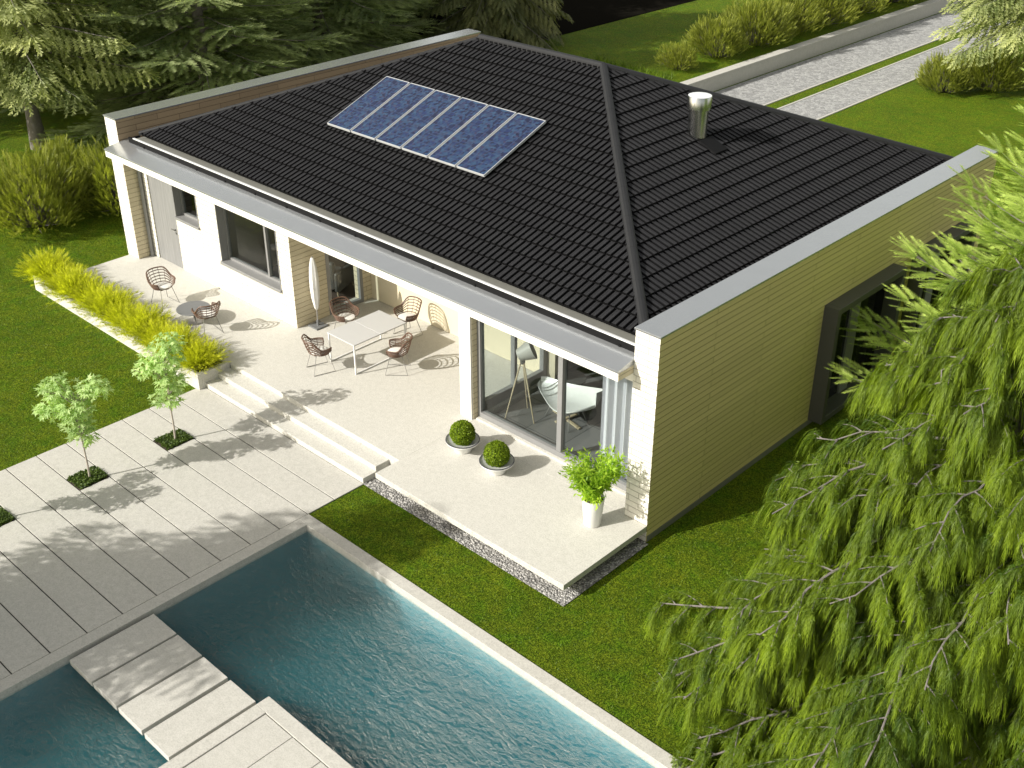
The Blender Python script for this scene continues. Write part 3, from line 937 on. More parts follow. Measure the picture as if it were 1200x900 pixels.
for i, (p, d, lb, gr) in enumerate(CH):
    t = chair0 if i == 0 else copy_tree(chair0)
    t.location = (p[0], p[1], 0); t.rotation_euler = (0, 0, face(*d))
    tag(t, lb, 'chair', gr)

t = empty('dining_table', (-7.99, .66, 0), 0, 'white rectangular dining table with slim legs on the terrace', 'table')
b = MB(); b.box(-.44, -.72, .675, .44, -.003, .70); b.box(-.44, .003, .675, .44, .72, .70); b.build('tabletop', M['table_white'], t, 0.004)
for s in (-1, 1):
    for q in (-1, 1):
        b = MB(); b.box(s * .41 - .014, q * .695 - .014, 0, s * .41 + .014, q * .695 + .014, .674); b.build('leg', M['white_paint'], t, 0.002)
    b = MB(); b.box(s * .41 - .012, -.68, .008, s * .41 + .012, .68, .03); b.build('floor_rail', M['white_paint'], t, 0.002)

t = empty('coffee_table', (-12.10, -.97, 0), 0, 'low round grey table between two wire chairs', 'table')
b = MB(); b.lathe([(0, .315), (.36, .315), (.38, .322), (.38, .332), (.372, .338), (0, .34)], 48); b.build('tabletop', M['grey_top'], t, 0, False)
b = MB(); b.tube([(0, 0, .02), (0, 0, .314)], .025, 12); b.build('pedestal', M['chair_steel'], t, 0, True)
b = MB(); b.lathe([(0, 0), (.2, 0), (.2, .012), (.03, .022), (0, .022)], 32); b.build('foot', M['chair_steel'], t)

# closed parasol
t = empty('parasol', (-9.90, .80, 0), 0, 'closed white parasol standing by the recess wall', 'parasol')
b = MB()
prof = [(.022, .42), (.045, .46), (.085, .72), (.10, .98), (.095, 1.2), (.075, 1.45), (.045, 1.62), (.028, 1.67), (0.0, 1.675)]
n = 24
vs_ = []; fs_ = []
for r, z in prof:
    for j in range(n):
        a = 2 * math.pi * j / n + z * .35
        q = r * (1 + .10 * math.cos(6 * a))
        vs_.append((q * math.cos(a), q * math.sin(a), z))
for i in range(len(prof) - 1):
    for j in range(n):
        fs_.append((i * n + j, i * n + (j + 1) % n, (i + 1) * n + (j + 1) % n, (i + 1) * n + j))
b.add(vs_, fs_); b.build('canopy', M['canvas'], t, 0, True)
b = MB(); b.tube([(0, 0, .03), (0, 0, 1.7)], .016, 10); b.build('pole', M['chair_steel'], t, 0, True)
b = MB(); b.box(-.16, -.16, 0, .16, .16, .035); b.tube([(0, 0, .03), (0, 0, .16)], .03, 12); b.build('base', M['grey_top'], t, 0.005)

# dish planters and clipped balls
def leaves_on_ball(r, n, size):
    d = nrm(rng.normal(size=(n, 3)))
    rad = r * (0.93 + 0.10 * rng.random(n)) * (1 + .03 * np.sin(7 * d[:, 0]) * np.cos(6 * d[:, 1] + 2))
    P = d * rad[:, None]
    D = nrm(d * .5 + rng.normal(size=(n, 3)) * .6)
    T = np.array([[0, 0, 0], [.5, -.42, 0], [1, 0, .1], [.5, .42, 0]])
    return expand(T, np.array([0, 0, .12, 0]), P, D, d, size * (.7 + .6 * rng.random(n)), size * (.7 + .6 * rng.random(n)), rng.random(n) * .9)
V_, t_ = leaves_on_ball(.222, 5600, .027)
ball_me = np_mesh('ball_leaves', V_, 4, t_)
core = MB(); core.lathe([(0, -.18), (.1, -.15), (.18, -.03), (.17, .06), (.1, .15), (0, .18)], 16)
dish_first = ball_first = None
for (x, y, la, lb) in ((-3.93, -.50, 'white dish planter with dark rim, nearer the white pillar', 'clipped round shrub in the dish nearer the white pillar'),
                       (-2.98, -.57, 'white dish planter with dark rim, nearer the tall white pot', 'clipped round shrub in the dish nearer the tall white pot')):
    if dish_first is None:
        t = dish_first = empty('dish_planter')
        b = MB(); b.lathe([(.0, 0), (.15, 0), (.165, .02), (.19, .10), (.25, .155), (.315, .205), (.32, .232), (.312, .24)], 48); b.build('bowl', M['pot_white'], t, 0, True)
        b = MB(); b.lathe([(.306, .240), (.26, .215), (.18, .19), (0, .18)], 48); b.build('inner_dish', M['dish_grey'], t, 0, True)
        b = MB(); b.lathe([(.3055, .238), (.3055, .247), (.321, .247), (.322, .233)], 48); b.build('rim', M['rim_dark'], t, 0, False)
    else:
        t = copy_tree(dish_first)
    t.location = (x, y, 0); tag(t, la, 'planter', 'dish planters in front of the large window')
    if ball_first is None:
        q = ball_first = empty('round_shrub')
        link('foliage', ball_me, q, M['f_box']); core.build('inner_twigs', M['f_cover'], q, 0, True)
    else:
        q = copy_tree(ball_first)
    q.location = (x, y, .375); q.rotation_euler = (0, 0, x); tag(q, lb, 'shrub', 'clipped round shrubs in dish planters')

# tall pot with its plant
PP = (-.72, -.58)
t = empty('plant_pot', (PP[0], PP[1], 0), 0, 'tall tapered white pot near the brick wall end', 'pot')
b = MB(); b.lathe([(0, 0), (.135, 0), (.145, .012), (.195, .52), (.197, .535), (.178, .535), (.172, .50)], 40); b.build('vessel', M['pot_white'], t, 0, True)
b = MB(); b.lathe([(.173, .49), (.1, .505), (0, .50)], 24); b.build('soil', M['soil'], t, 0, True)
t = empty('potted_plant', (PP[0], PP[1], .49), 0, 'bright green leafy plant growing in the tall white pot', 'plant')
b = MB(); P = []; D = []; 
for i in range(44):
    a = rng.random() * 6.283; sp = .10 + .36 * rng.random() ** .8; hh = .45 + .55 * rng.random()
    if rng.random() < .3: hh *= .7
    pts = []
    r0 = .07 * rng.random()
    for k in range(7):
        f = k / 6
        pts.append(np.array([math.cos(a) * (r0 + sp * f ** 1.5), math.sin(a) * (r0 + sp * f ** 1.5), hh * f * (1 - .10 * f)]))
    b.tube([tuple(p) for p in pts], [.006 - .0006 * k for k in range(7)], 4)
    for k in range(2, 7):
        for _ in range(18 if k > 2 else 6):
            P.append(pts[k] + rng.normal(size=3) * .045); D.append(np.array([math.cos(a) * .5, math.sin(a) * .5, .2]) + rng.normal(size=3) * .8)
P = np.array(P); D = np.array(D); n = len(P)
b.build('stem', M['twig'], t)
T = np.array([[0, 0, 0], [.35, -.5, .05], [1, 0, -.12], [.35, .5, .05]])
V_, tt = expand(T, np.array([0, .0, .1, 0]), P, D, rng.normal(size=(n, 3)) * .4 + [0, 0, 1], .085 + .05 * rng.random(n), .032, rng.random(n) * .95)
link('foliage', np_mesh('foliage', V_, 4, tt), t, M['f_pot'])

# behind the glass: tripod lamp, lounge chair, side table, curtain
t = empty('tripod_lamp', (-3.93, 1.12, .004), 0, 'grey floor lamp on a pale wooden tripod behind the window', 'lamp')
for k in range(3):
    a = R(235) + k * R(120)
    b = MB(); b.tube([(.035 * math.cos(a), .035 * math.sin(a), 1.22), (.34 * math.cos(a), .34 * math.sin(a), 0.0)], [.018, .011], 8); b.build('leg', M['wood'], t, 0, True)
b = MB(); b.lathe([(0, 1.19), (.05, 1.19), (.05, 1.27), (.02, 1.28), (.02, 1.34), (0, 1.34)], 16); b.build('hub', M['dark_metal'], t, 0.003)
b = MB(); b.lathe([(.0, -.16), (.10, -.16), (.12, -.14), (.20, .15), (.192, .15), (.11, -.13), (0, -.14)], 28)
o = b.build('lamp_shade', M['lamp_grey'], t, 0, False); o.location = (.05, .03, 1.44); o.rotation_euler = Vector((.62, .60, .42)).to_track_quat('Z', 'Y').to_euler()

t = empty('lounge_chair', (-3.22, 1.62, .004), R(-12), 'white moulded lounge chair behind the large window', 'chair')
nu, nv = 28, 20
vs_ = []; fs_ = []
for layer in (0, 1):
    for i in range(nu + 1):
        u = -1 + 2 * i / nu
        wdt = (.30 + .20 * (1 - math.cos(math.pi * (u + 1) / 2)) / 2 + .06 * math.sin(2.4 * u)) * math.sqrt(max(0.0, 1 - (abs(u) ** 2.0))) + .012
        for j in range(nv + 1):
            v = -1 + 2 * j / nv
            x = u * .80
            y = v * wdt + .06 * math.sin(u * 2)
            z = .42 + .30 * max(0, v) ** 2 * (.4 + .6 * (u + 1) / 2) + .26 * max(0, u) ** 2.2 + .05 * max(0, -v) ** 3 + .08 * max(0, -u) ** 2 - .025 * layer
            vs_.append((x, y, z))
W_ = nv + 1; Lr = (nu + 1) * W_
for i in range(nu):
    for j in range(nv):
        a = i * W_ + j
        fs_.append((a, a + W_, a + W_ + 1, a + 1)); fs_.append((Lr + a, Lr + a + 1, Lr + a + W_ + 1, Lr + a + W_))
for i in range(nu):
    for j in (0, nv):
        a = i * W_ + j
        fs_.append((a, a + W_, Lr + a + W_, Lr + a))
b = MB(); b.add(vs_, fs_); b.build('shell', M['pot_white'], t, 0, True)
for s in (-1, 1):
    for q in (-1, 1):
        b = MB(); b.tube([(s * .25, q * .12, .40), (s * .38, q * .24, 0)], .010, 6); b.build('leg', M['chair_steel'], t)
b = MB(); b.box(-.42, -.03, 0.005, .42, .03, .035); b.box(-.03, -.27, .036, .03, .27, .064); b.build('cross_base', M['wood'], t, 0.004)

t = empty('side_table', (-3.75, 2.35, .004), 0, 'small round dark table behind the tripod lamp', 'table')
b = MB(); b.lathe([(0, .40), (.30, .40), (.31, .41), (.31, .425), (0, .43)], 36); b.build('tabletop', M['dark_metal'], t)
b = MB(); b.tube([(0, 0, 0.01), (0, 0, .40)], .02, 10); b.lathe([(0, 0), (.2, 0), (.2, .012), (0, .014)], 24); b.build('pedestal', M['dark_metal'], t)
b = MB(); vs_ = []; fs_ = []; n = 120
for k in range(n + 1):
    x = -1.72 + 1.14 * k / n
    y = .80 + .065 * math.sin(k / n * 2 * math.pi * 5.5) + .012 * math.sin(k * .9)
    vs_ += [(x, y, .03), (x, y + .01 * math.sin(k * .3), 2.5), (x, y + .012, .03), (x, y + .012 + .01 * math.sin(k * .3), 2.5)]
for k in range(n):
    a, c = 4 * k, 4 * k + 4
    fs_ += [(a, c, c + 1, a + 1), (a + 3, c + 3, c + 2, a + 2), (a + 1, c + 1, c + 3, a + 3)]
b.add(vs_, fs_); tag(b.build('curtain', M['curtain'], None, 0, True), 'grey lilac curtain hanging in folds inside the large window', 'curtain')
# dark armchair and white cabinet seen through the middle window
t = empty('armchair', (-11.3, 2.3, .004), R(200), 'dark armchair inside the room behind the wide facade window', 'armchair')
b = MB(); b.box(-.36, -.34, .16, .36, .30, .42); b.build('seat', M['dark_metal'], t, 0.05)
b = MB(); b.box(-.36, .301, .16, .36, .44, .85); b.build('backrest', M['dark_metal'], t, 0.05)
for s in (-1, 1):
    b = MB(); b.box(s * .42 - .058, -.34, .12, s * .42 + .058, .44, .60); b.build('armrest', M['dark_metal'], t, 0.04)
    for q in (-.3, .38):
        b = MB(); b.tube([(s * .4, q, .16), (s * .42, q, 0)], .018, 8); b.build('leg', M['wood'], t)

# ------------------------------------------------------------------ plants
UP = np.array([0., 0, 1])
def sprig_template(nn=14, curl=0.0, flat=0.35, wbase=.05, tipw=0.0, seed=1, fwd=.16):
    """a needle brush of unit length along x; needles are thin triangles"""
    g_ = np.random.default_rng(seed)
    V, t = [], []
    for i in range(nn):
        f = (i + .5) / nn
        s = 1 if i % 2 else -1
        elev = g_.uniform(-.5, 1.0)
        ln = (1.0 - .45 * f ** 3) * g_.uniform(.8, 1.15)
        a = np.array([f * .96, 0, 0])
        d = np.array([fwd, s * ln * math.cos(elev), ln * math.sin(elev) * flat + .1 * ln])
        tip = a + d
        V += [a + [-wbase, 0, 0], a + [wbase, 0, 0.0], tip]
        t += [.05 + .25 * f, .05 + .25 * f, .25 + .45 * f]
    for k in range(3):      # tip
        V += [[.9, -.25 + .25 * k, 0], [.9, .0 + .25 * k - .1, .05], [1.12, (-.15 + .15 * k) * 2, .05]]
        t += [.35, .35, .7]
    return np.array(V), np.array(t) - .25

def trunk_mesh(pts, rads, n=10):
    b = MB(); b.tube(pts, rads, n)
    return b

def build_tree(root, H, r0, branches_mb, V, tint, fol_mat, bark='bark', lean=(0, 0), crown='crown'):
    b = MB()
    k = 9
    b.tube([(lean[0] * (i / k) ** 2 + .02 * math.sin(i * 2.1), lean[1] * (i / k) ** 2 + .02 * math.cos(i * 1.7), H * i / k - .05) for i in range(k + 1)],
           [r0 * (1.25 if i == 0 else 1 - .9 * i / k) for i in range(k + 1)], 12)
    b.build('trunk', M[bark], root, 0, True)
    if branches_mb is not None and branches_mb.v:
        branches_mb.build('branches', M[bark], root, 0, True)
    link(crown, np_mesh(crown, V, 3, tint), root, fol_mat)

def conifer(H, Rm, z0, nb, droop=.12, tipup=.10, lat=.34, fing=.34, fw=.085, sub=5, seed=3, up0=.05, hang=0.0, tmpl=None, power=.75, step=.20):
    """branch tiers; returns branch mesh and sprigs"""
    g_ = np.random.default_rng(seed)
    bm_ = MB()
    P, D, U, L, B = [], [], [], [], []
    for i in range(nb):
        f = (i / nb) ** 1.15
        z = z0 + (H - z0) * f * .98
        bl = Rm * (1 - f) ** power * g_.uniform(.72, 1.12) + .25
        az = i * 2.39996 + g_.uniform(-.3, .3)
        rad = np.array([math.cos(az), math.sin(az), 0])
        ns = 9
        pts = []
        u0 = up0 + .5 * f + g_.uniform(-.08, .08)
        for k in range(ns + 1):
            s = k / ns
            pts.append(np.array([0, 0, z]) + rad * bl * s + UP * bl * (u0 * s - droop * 2.2 * s ** 1.6 + tipup * s ** 4))
        bm_.tube([tuple(p) for p in pts], [max(.006, .030 * bl / 3 * (1 - .88 * k / ns)) for k in range(ns + 1)], 5, caps=False)
        pts = np.array(pts)
        side = np.cross(UP, rad)
        tint0 = g_.uniform(.12, .62)
        nl = max(3, int(bl / step))
        for j in range(nl + 1):
            s = .12 + .88 * j / nl
            x = s * ns; a = int(min(x, ns - 1e-6)); q = pts[a] + (pts[min(a + 1, ns)] - pts[a]) * (x - a)
            ax = nrm(pts[min(a + 1, ns)] - pts[a])
            for sg_ in (-1, 1):
                ll = bl * lat * (1 - s) ** .6 * (min(1, s * 3.2)) * g_.uniform(.7, 1.1) + .10
                ld = nrm(ax * .75 + side * sg_ * 1.0 + UP * g_.uniform(-.25, .05))
                m = max(1, int(ll / (fing * .42)))
                for e in range(m):
                    sp = q + ld * ll * (e / max(m, 1)) - UP * (.08 * (e / max(m, 1)) ** 2 * ll + hang * .3 * e / max(m, 1))
                    fd = nrm(ld * .75 + ax * g_.uniform(.0, .8) + side * g_.uniform(-.5, .5) + UP * (g_.uniform(-.35, .2) - hang))
                    P.append(sp); D.append(fd); U.append(UP + g_.normal(size=3) * .25); L.append(fing * g_.uniform(.7, 1.2)); B.append(tint0 + g_.uniform(-.18, .22))
                P.append(q + ld * ll * .9); D.append(nrm(ld + ax * .3 - UP * hang)); U.append(UP + g_.normal(size=3) * .15); L.append(fing * g_.uniform(.8, 1.2)); B.append(tint0 + g_.uniform(-.05, .35))
        P.append(pts[-1]); D.append(nrm(ax - UP * hang)); U.append(UP); L.append(fing * 1.2); B.append(tint0 + .3)
    P = np.array(P); D = np.array(D); U = np.array(U); L = np.array(L); B = np.array(B)
    T, tt = tmpl
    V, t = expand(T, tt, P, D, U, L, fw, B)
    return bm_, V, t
T_far = sprig_template(22, wbase=.040, flat=.45, seed=2)
T_near = sprig_template(54, wbase=.017, flat=.25, seed=5, fwd=.09)
_st = np.array([[0, -.05, .06], [0, .05, .06], [.98, 0, .06], [0, -.05, .07], [.98, 0, .07], [0, .05, .07]], float)
T_near = (np.concatenate([T_near[0], _st]), np.concatenate([T_near[1], np.full(6, -.8)]))
T_long = sprig_template(10, wbase=.10, flat=.7, seed=9)

def place_copy(src, loc, rz, sc, label, cat, grp=None):
    t = copy_tree(src)
    t.location = loc; t.rotation_euler = (0, 0, rz); t.scale = (sc, sc, sc)
    return tag(t, label, cat, grp)

# dense spruces behind the left parapet
GS = 'dense spruces behind the house'
sp = empty('spruce_tree', (-25.4, 8.3, G0), 0.4, 'dense dark spruce spreading wide behind the brown parapet', 'tree', GS)
bm_, V, t_ = conifer(11.5, 4.7, .4, 150, .13, .12, .36, .80, .135, seed=4, tmpl=T_far, step=.36)
build_tree(sp, 11.3, .26, bm_, V, t_, M['f_spruce'])
place_copy(sp, (-27.5, 14.8, .1), 2.1, 1.05, 'dense spruce further back, between the wide dark spruce and the slim drooping tree', 'tree', GS)
place_copy(sp, (-33.0, 9.5, 0.0), 4.0, 1.15, 'tall spruce in the back row behind the wide dark spruce', 'tree', GS)
place_copy(sp, (-32.5, 20.5, .2), 1.1, 1.1, 'tall spruce in the back row behind the drooping tree', 'tree', GS)
place_copy(sp, (-39.0, 15.0, .2), 5.1, 1.2, 'farthest spruce, mostly hidden behind the other dark spruces', 'tree', GS)

# loose pines with hanging tufts
pn = empty('pine_tree', (-27.2, 2.9, G0), 0.0, 'pale tufted pine with bare trunk on the lawn by the shrubs', 'tree')
bm_, V, t_ = conifer(10.5, 3.9, 2.7, 100, .10, .04, .32, .55, .10, seed=11, hang=.75, tmpl=T_long, step=.28, power=.6)
build_tree(pn, 10.3, .24, bm_, V, t_, M['f_pine'])
place_copy(pn, (-6.9, 32.3, G0), 2.2, .95, 'pale tufted pine on the lawn beside the driveway', 'tree')
place_copy(pn, (-34.5, -1.0, G0), 1.2, 1.1, 'pale pine at the lawn edge behind the shrubs', 'tree')

# slim drooping dark trees by the dark field
dk = empty('drooping_tree', (-24.6, 21.6, .2), 0.0, 'dark drooping conifer standing at the edge of the dark field', 'tree')
bm_, V, t_ = conifer(10.0, 3.2, .6, 120, .22, .02, .30, .42, .10, seed=21, hang=.9, tmpl=T_far, step=.24)
build_tree(dk, 9.8, .2, bm_, V, t_, M['f_dark'])

# light green spruce beside the right wall
ls = empty("spruce_tree", (4.75, 7.0, G0), 0.0, 'light green spruce growing close to the yellow side wall', 'tree')
bm_, V, t_ = conifer(9.5, 4.1, .5, 215, .06, .10, .34, .44, .078, seed=31, tmpl=T_near, step=.27, up0=.25)
build_tree(ls, 9.3, .2, bm_, V, t_, M['f_light'])

# big weeping conifer in the foreground
def weeping(H, Rm, z0, nb, seed, dens=1.0, slen=.43):
    g_ = np.random.default_rng(seed)
    bm_ = MB()
    SP, SD_, SL, SB = [], [], [], []
    for i in range(nb):
        f = (i / nb) ** 1.1
        z = z0 + (H - z0) * f * .97
        bl = Rm * (1 - f) ** .72 * g_.uniform(.72, 1.1) + .3
        az = i * 2.39996 + g_.uniform(-.35, .35)
        rad = np.array([math.cos(az), math.sin(az), 0]); side = np.cross(UP, rad)
        ns = 10; pts = []; bend = g_.uniform(-.25, .25)
        for k in range(ns + 1):
            s = k / ns
            pts.append(np.array([0, 0, z]) + rad * bl * s + side * bl * (bend * s * s + .035 * math.sin(5.5 * s + i)) + UP * bl * (.30 * s - .42 * s ** 2.2) + g_.normal(size=3) * .03 * (s > 0))
        pts = np.array(pts)
        bm_.tube([tuple(p) for p in pts], [max(.009, .042 * bl / 3.5 * (1 - .82 * k / ns)) for k in range(ns + 1)], 6, caps=False)
        tint0 = g_.uniform(.2, .6)
        nl = int(bl / .24) + 2
        for j in range(nl):
            s = .22 + .78 * (j + g_.random()) / nl
            s = min(s, 1.0)
            x = s * ns; a = int(min(x, ns - 1e-6)); q = pts[a] + (pts[a + 1] - pts[a]) * (x - a)
            ax = nrm(pts[a + 1] - pts[a])
            sg_ = 1 if j % 2 else -1
            ll = (.22 + .30 * bl * (1 - s) ** .7) * g_.uniform(.6, 1.1)
            ld = nrm(ax * .7 + side * sg_ * g_.uniform(.5, 1.1) + UP * .12)
            lp = [q + ld * ll * e + UP * (.10 * e - .30 * e * e) * ll for e in (0, .25, .5, .75, 1.0)]
            bm_.tube([tuple(p) for p in lp], [.012, .010, .008, .006, .004], 5, caps=False)
            m = max(4, int(ll / .07 * dens))
            for e in range(m):
                u = (e + g_.random()) / m * 4; k = int(min(u, 3.999)); c = lp[k] + (lp[min(k + 1, 4)] - lp[k]) * (u - k)
                for _ in range(13):
                    hd = nrm(ld * .6 + g_.normal(size=3) * np.array([.42, .42, .1]) + rad * .4)
                    SP.append(c + g_.normal(size=3) * .03); SD_.append(hd); SL.append(slen * g_.uniform(.5, 1.15)); SB.append(tint0 + g_.uniform(-.2, .3))
    SP = np.array(SP); SD_ = np.array(SD_); SL = np.array(SL); SB = np.array(SB)
    n = len(SP)
    # each strand leaves outwards and bends down; needles sit along it
    K = 8
    out = []; tn = []
    for k in range(K):
        s0 = k / K; s1 = (k + 1.35) / K
        def pos(s):
            return SP + SD_ * (SL * (.42 * s))[:, None] + UP * (SL * (.16 * s - 1.0 * s * s * .95))[:, None]
        a, c = pos(s0), pos(s1)
        ax = nrm(c - a)
        sd = nrm(np.cross(ax, UP + .3 * SD_ + g_.normal(size=(n, 3)) * .15))
        wd = .024 * (1 - .4 * s0)
        for sg_ in (-1, 1):
            j = g_.normal(size=(n, 3)) * .006
            tip = c + ax * (SL * .10)[:, None] + sd * (sg_ * (.034 * (1 - .4 * s0))) + j
            out.append(np.stack([a - sd * wd * .4 * sg_, a + ax * wd * 1.3 + sd * wd * sg_ * .4, tip], 1))
            tn.append(np.stack([SB - .1 + .3 * s0, SB - .1 + .3 * s0, SB + .1 + .4 * s0], 1))
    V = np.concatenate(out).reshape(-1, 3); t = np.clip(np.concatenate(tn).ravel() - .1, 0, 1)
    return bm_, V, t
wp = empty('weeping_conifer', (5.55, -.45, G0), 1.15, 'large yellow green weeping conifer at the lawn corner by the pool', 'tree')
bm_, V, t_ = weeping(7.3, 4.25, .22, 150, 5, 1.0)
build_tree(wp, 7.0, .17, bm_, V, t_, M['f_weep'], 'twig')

# a tree outside the picture, whose shadow lies on the paving
place_copy(pn, (-7.7, -13.7, G0), 2.6, .70, 'tufted pine on the lawn beyond the paved path, shading the paving', 'tree')

t = place_copy(pn, (-8.85, -16.1, G0), .9, .93, 'slender tall pine behind the tufted pine beyond the paved path', 'tree')
t.scale = (.55, .55, .93)

# shrubs: brushes on many upright stems
def shrub(R_, H, n, seed, fl=.26, fw=.05, tm=None, flat=1.0, spread=1.0, inner=.35):
    g_ = np.random.default_rng(seed)
    b = MB()
    P, D, B, L = [], [], [], []
    for i in range(n):
        a = g_.random() * 6.283
        el = math.asin(g_.random() ** .8)
        d = np.array([math.cos(a) * math.cos(el), math.sin(a) * math.cos(el), math.sin(el)])
        lump = 1 + .16 * math.sin(3 * a + seed) + .12 * math.sin(5 * a + 4 * el)
        rad = (inner + (1 - inner) * g_.random() ** .45) * lump
        p = np.array([d[0] * R_, d[1] * R_, .12 * H + d[2] * H * .85]) * rad
        P.append(p); D.append(nrm(d * np.array([.75, .75, .4]) * spread + UP * .75 + g_.normal(size=3) * .28)); B.append(g_.uniform(.05, .6)); L.append(fl * g_.uniform(.7, 1.25))
        if i % 14 == 0:
            b.tube([(0.1 * d[0], .1 * d[1], 0), tuple(p * np.array([.5, .5, .45])), tuple(p)], [.018, .012, .005], 4)
    V, t = expand(tm[0], tm[1], np.array(P), np.array(D), g_.normal(size=(n, 3)), np.array(L), fw, np.array(B))
    return b, V, t
def make_shrub(loc, label, R_, H, n, seed, mat, name='shrub', grp=None, **kw):
    t = empty(name, loc, 0, label, 'shrub', grp)
    b, V, tt = shrub(R_, H, n, seed, **kw)
    b.build('stems', M['twig'], t)
    link('foliage', np_mesh('foliage', V, 3, tt), t, mat)
    return t
GSH = 'yellow green shrubs on the left lawn'
s1 = make_shrub((-20.9, -.35, G0), 'large yellow green shrub with bare lower stems on the left lawn', 1.45, 1.75, 2600, 3, M['f_shrub'], grp=GSH, tm=T_far, fl=.30, fw=.05)
place_copy(s1, (-20.4, 2.0, G0), 2.0, .92, 'yellow green shrub closest to the left corner of the house', 'shrub', GSH)
place_copy(s1, (-23.6, -1.6, G0), 4.2, .85, 'yellow green shrub at the far left edge of the lawn', 'shrub', GSH)
place_copy(s1, (-22.6, 1.3, G0), 5.2, .8, 'yellow green shrub behind the large one, below the pale pine', 'shrub', GSH)
GB = 'shrubs in a row along the retaining wall'
ROW = ['small dull shrub at the near end of the shrub row on the wall', 'second shrub of the row on the wall, next to the small dull one', 'third shrub of the row on the retaining wall', 'fourth shrub of the row on the retaining wall',
       'fifth shrub of the row on the retaining wall', 'sixth shrub of the row on the retaining wall', 'seventh shrub of the row on the retaining wall', 'last shrub of the row, where the wall leaves the picture']
for i, y in enumerate((23.6, 26.2, 28.8, 31.6, 34.2, 37.2, 40.4, 44.0)):
    place_copy(s1, (-16.75 - .1 * (i % 2), y, .2), i * 1.7, (.5, .78, .95, .9, 1.0, .95, 1.05, 1.05)[i], ROW[i], 'shrub', GB)
place_copy(s1, (-8.8, 29.6, G0), 1.3, .70, 'low shrub on the lawn beside the driveway', 'shrub')
place_copy(s1, (-7.6, 31.0, G0), 3.3, .8, 'low shrub tucked under the pine beside the driveway', 'shrub')

# yellow feathery grasses in the planter
def grass_clump(seed):
    g_ = np.random.default_rng(seed)
    n = 620
    a = g_.random(n) * 6.283; sp_ = g_.random(n) ** .6
    P = np.stack([np.cos(a) * sp_ * .24, np.sin(a) * sp_ * .20, .05 + g_.random(n) * .16], 1)
    D = nrm(np.stack([np.cos(a) * sp_ * .85, np.sin(a) * sp_ * 1.05, np.full(n, .78) - .45 * sp_ ** 3], 1) + g_.normal(size=(n, 3)) * .26)
    return expand(T_gr[0], T_gr[1], P, D, g_.normal(size=(n, 3)), .40 * g_.uniform(.6, 1.2, n), .045, g_.uniform(.1, .75, n))
T_gr = sprig_template(18, wbase=.022, flat=.9, seed=13)
T_gr = (T_gr[0] * np.array([1, 1, 1]), T_gr[1])
GG = 'yellow grasses in the long planter'
lab = ['first yellow grass clump, at the far end of the long planter', 'second yellow grass clump from the far end of the planter', 'third yellow grass clump from the far end of the planter',
       'fourth yellow grass clump from the far planter end', 'fifth yellow grass clump from the far planter end', 'fifth yellow grass clump from the steps', 'fourth yellow grass clump from the steps',
       'third yellow grass clump from the steps', 'second yellow grass clump from the steps', 'last yellow grass clump of the planter, right beside the steps']
gm = []
for s in range(3):
    V, tt = grass_clump(50 + s)
    gm.append(np_mesh('grass_clump', V, 3, tt))
    gm[-1].materials.append(M['f_yellow'])
for i in range(10):
    o = bpy.data.objects.new('grass_clump', gm[i % 3]); COL.objects.link(o)
    o.location = (-16.68 + .715 * i, -2.12 + .05 * math.sin(i * 2.3), -.03); o.rotation_euler = (0, 0, i * 1.9)
    q = (1.18, .92, 1.12, .98, 1.08, .9, 1.1, .95, 1.12, 1.0)[i]; o.scale = (q * 1.1, q, q)
    tag(o, lab[i], 'grass clump', GG)

# young maples in the tree pits
def leaf_tris():
    lobes = [(1.0, 0), (.78, 55), (.78, -55), (.5, 110), (.5, -110)]
    tr = []
    for l_, a in lobes:
        a = R(a)
        tip = (l_ * math.cos(a), l_ * math.sin(a), -.08 * l_)
        for s in (-1, 1):
            w_ = (.42 * l_ * math.cos(a + s * R(26)), .42 * l_ * math.sin(a + s * R(26)), .03)
            tr += [(0, 0, 0), w_, tip] if s > 0 else [(0, 0, 0), tip, w_]
    return np.array(tr)
LT = leaf_tris()
def maple(root, seed, blobs, trunk_h, lean):
    g_ = np.random.default_rng(seed)
    b = MB()
    pts = [(lean[0] * f + .015 * math.sin(f * 9), lean[1] * f, -.06 + (trunk_h + .06) * f) for f in (0, .2, .4, .6, .8, 1.0)]
    b.tube(pts, [.022, .019, .017, .015, .012, .008], 8)
    b.build('trunk', M['pale_bark'], root, 0, True)
    P, D, U, B = [], [], [], []
    b = MB()
    for (cx, cy, cz, rx, rz_, n) in blobs:
        for i in range(int(n * 2.1)):
            d = nrm(g_.normal(size=3)); rad = g_.random() ** .4
            p = np.array([cx, cy, cz]) + d * rad * np.array([rx, rx, rz_])
            P.append(p); D.append(d * np.array([1, 1, .2]) + g_.normal(size=3) * .5 - UP * .35); U.append(UP + d * .6 + g_.normal(size=3) * .3); B.append(g_.uniform(.1, .75))
            if i % 16 == 0:
                f = min(1, max(.35, (cz - .2) / trunk_h))
                b.tube([(lean[0] * f, lean[1] * f, trunk_h * f * .9), tuple((p + np.array([lean[0] * f, lean[1] * f, trunk_h * f])) / 2), tuple(p)], [.008, .005, .003], 4)
    b.build('branches', M['pale_bark'], root)
    n = len(P)
    V, tt = expand(LT, np.zeros(len(LT)), np.array(P), np.array(D), np.array(U), g_.uniform(.075, .13, n), g_.uniform(.075, .13, n), np.array(B))
    link('crown', np_mesh('crown', V, 3, tt), root, M['f_maple'])
GM = 'young maples in square planting pits'
m1 = empty('maple_tree', (-8.56, -3.78, G0), 0, 'young pale green maple in the planting pit nearest the steps', 'tree', GM)
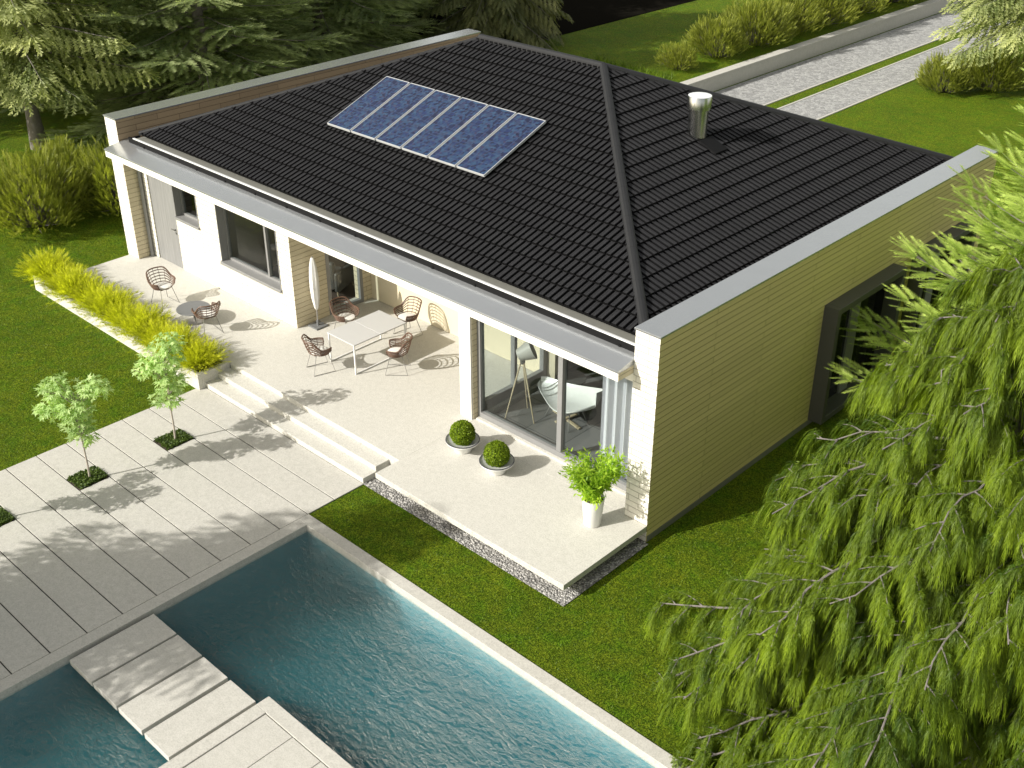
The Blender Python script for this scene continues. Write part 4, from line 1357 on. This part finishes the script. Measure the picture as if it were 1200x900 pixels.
maple(m1, 3, [(.12, .10, 2.15, .30, .22, 48), (-.05, .02, 1.8, .40, .24, 90), (-.22, -.2, 1.62, .26, .2, 40), (.08, .08, 1.35, .32, .20, 66), (.0, 0, 1.0, .32, .17, 66)], 2.0, (.03, .03))
m2 = empty('maple_tree', (-8.57, -5.58, G0), 0, 'young pale green maple with a broad crown, farther from the steps', 'tree', GM)
maple(m2, 8, [(-.15, -.15, 1.95, .34, .22, 72), (.30, .30, 1.95, .28, .2, 60), (-.30, -.30, 1.55, .28, .2, 55), (.05, .0, 1.6, .36, .22, 80), (.0, .0, 1.25, .30, .2, 60), (.05, .05, .95, .26, .16, 44)], 1.85, (.03, .02))
m3 = place_copy(m2, (-8.62, -7.45, G0), 1.9, .82, 'young maple in the third pit, at the edge of the paved path', 'tree', GM)

# ground cover in the pits
for i, (x0, y0, x1, y1) in enumerate(PITS):
    b = MB(); b.box(x0 + .012, y0 + .012, G0 - .05, x1 - .012, y1 - .012, G0 - .003)
    s_ = tag(b.build('pit_soil', M['soil']), kind='structure')
n = 2400
P = np.concatenate([np.stack([rng.uniform(p[0] + .03, p[2] - .03, n), rng.uniform(p[1] + .03, p[3] - .03, n), G0 + rng.random(n) * .05], 1) for p in PITS])
D = nrm(rng.normal(size=(len(P), 3)) * np.array([1, 1, .3]) + [0, 0, .35])
V, tt = expand(np.array([[0, 0, 0], [.5, -.35, .1], [1, 0, 0], [.5, .35, .1]]), np.zeros(4), P, D, np.array([0, 0, 1.]) + rng.normal(size=P.shape) * .4, .045, .045, rng.random(len(P)))
o = link('ground_cover', np_mesh('ground_cover', V, 4, tt), None, M['f_cover']); o['kind'] = 'stuff'

# grass blades over the lawn nearest the camera
def blades(name, rects, dens, seed, hmin=.018, hmax=.045, z=G0 - .012, wd=.006):
    g_ = np.random.default_rng(seed)
    pts = []
    for (x0, y0, x1, y1) in rects:
        n = int((x1 - x0) * (y1 - y0) * dens)
        pts.append(np.stack([g_.uniform(x0, x1, n), g_.uniform(y0, y1, n), np.full(n, z)], 1))
    P = np.concatenate(pts); n = len(P)
    D = nrm(g_.normal(size=(n, 3)) * np.array([.55, .55, 0]) + [0, 0, 1])
    V, tt = expand(np.array([[0, -1, 0], [0, 1, 0], [1, .2, .3]]), np.array([0, 0, .1]), P, D, g_.normal(size=(n, 3)), g_.uniform(hmin, hmax, n), wd, g_.random(n) * .95)
    o = link(name, np_mesh(name, V, 3, tt), None, M['f_grass']); o['kind'] = 'stuff'
blades('grass', [(-4.75, -3.45, 6.0, -2.25), (.1, -2.25, 7.5, 5.5), (-17.2, -9, -10.03, -2.42), (-26, -6, -17.4, 6)], 750, 77)
blades('tall_grass', [(-20.5, 20.4, -16.0, 22.6)], 130, 78, .15, .4, .2, .012)
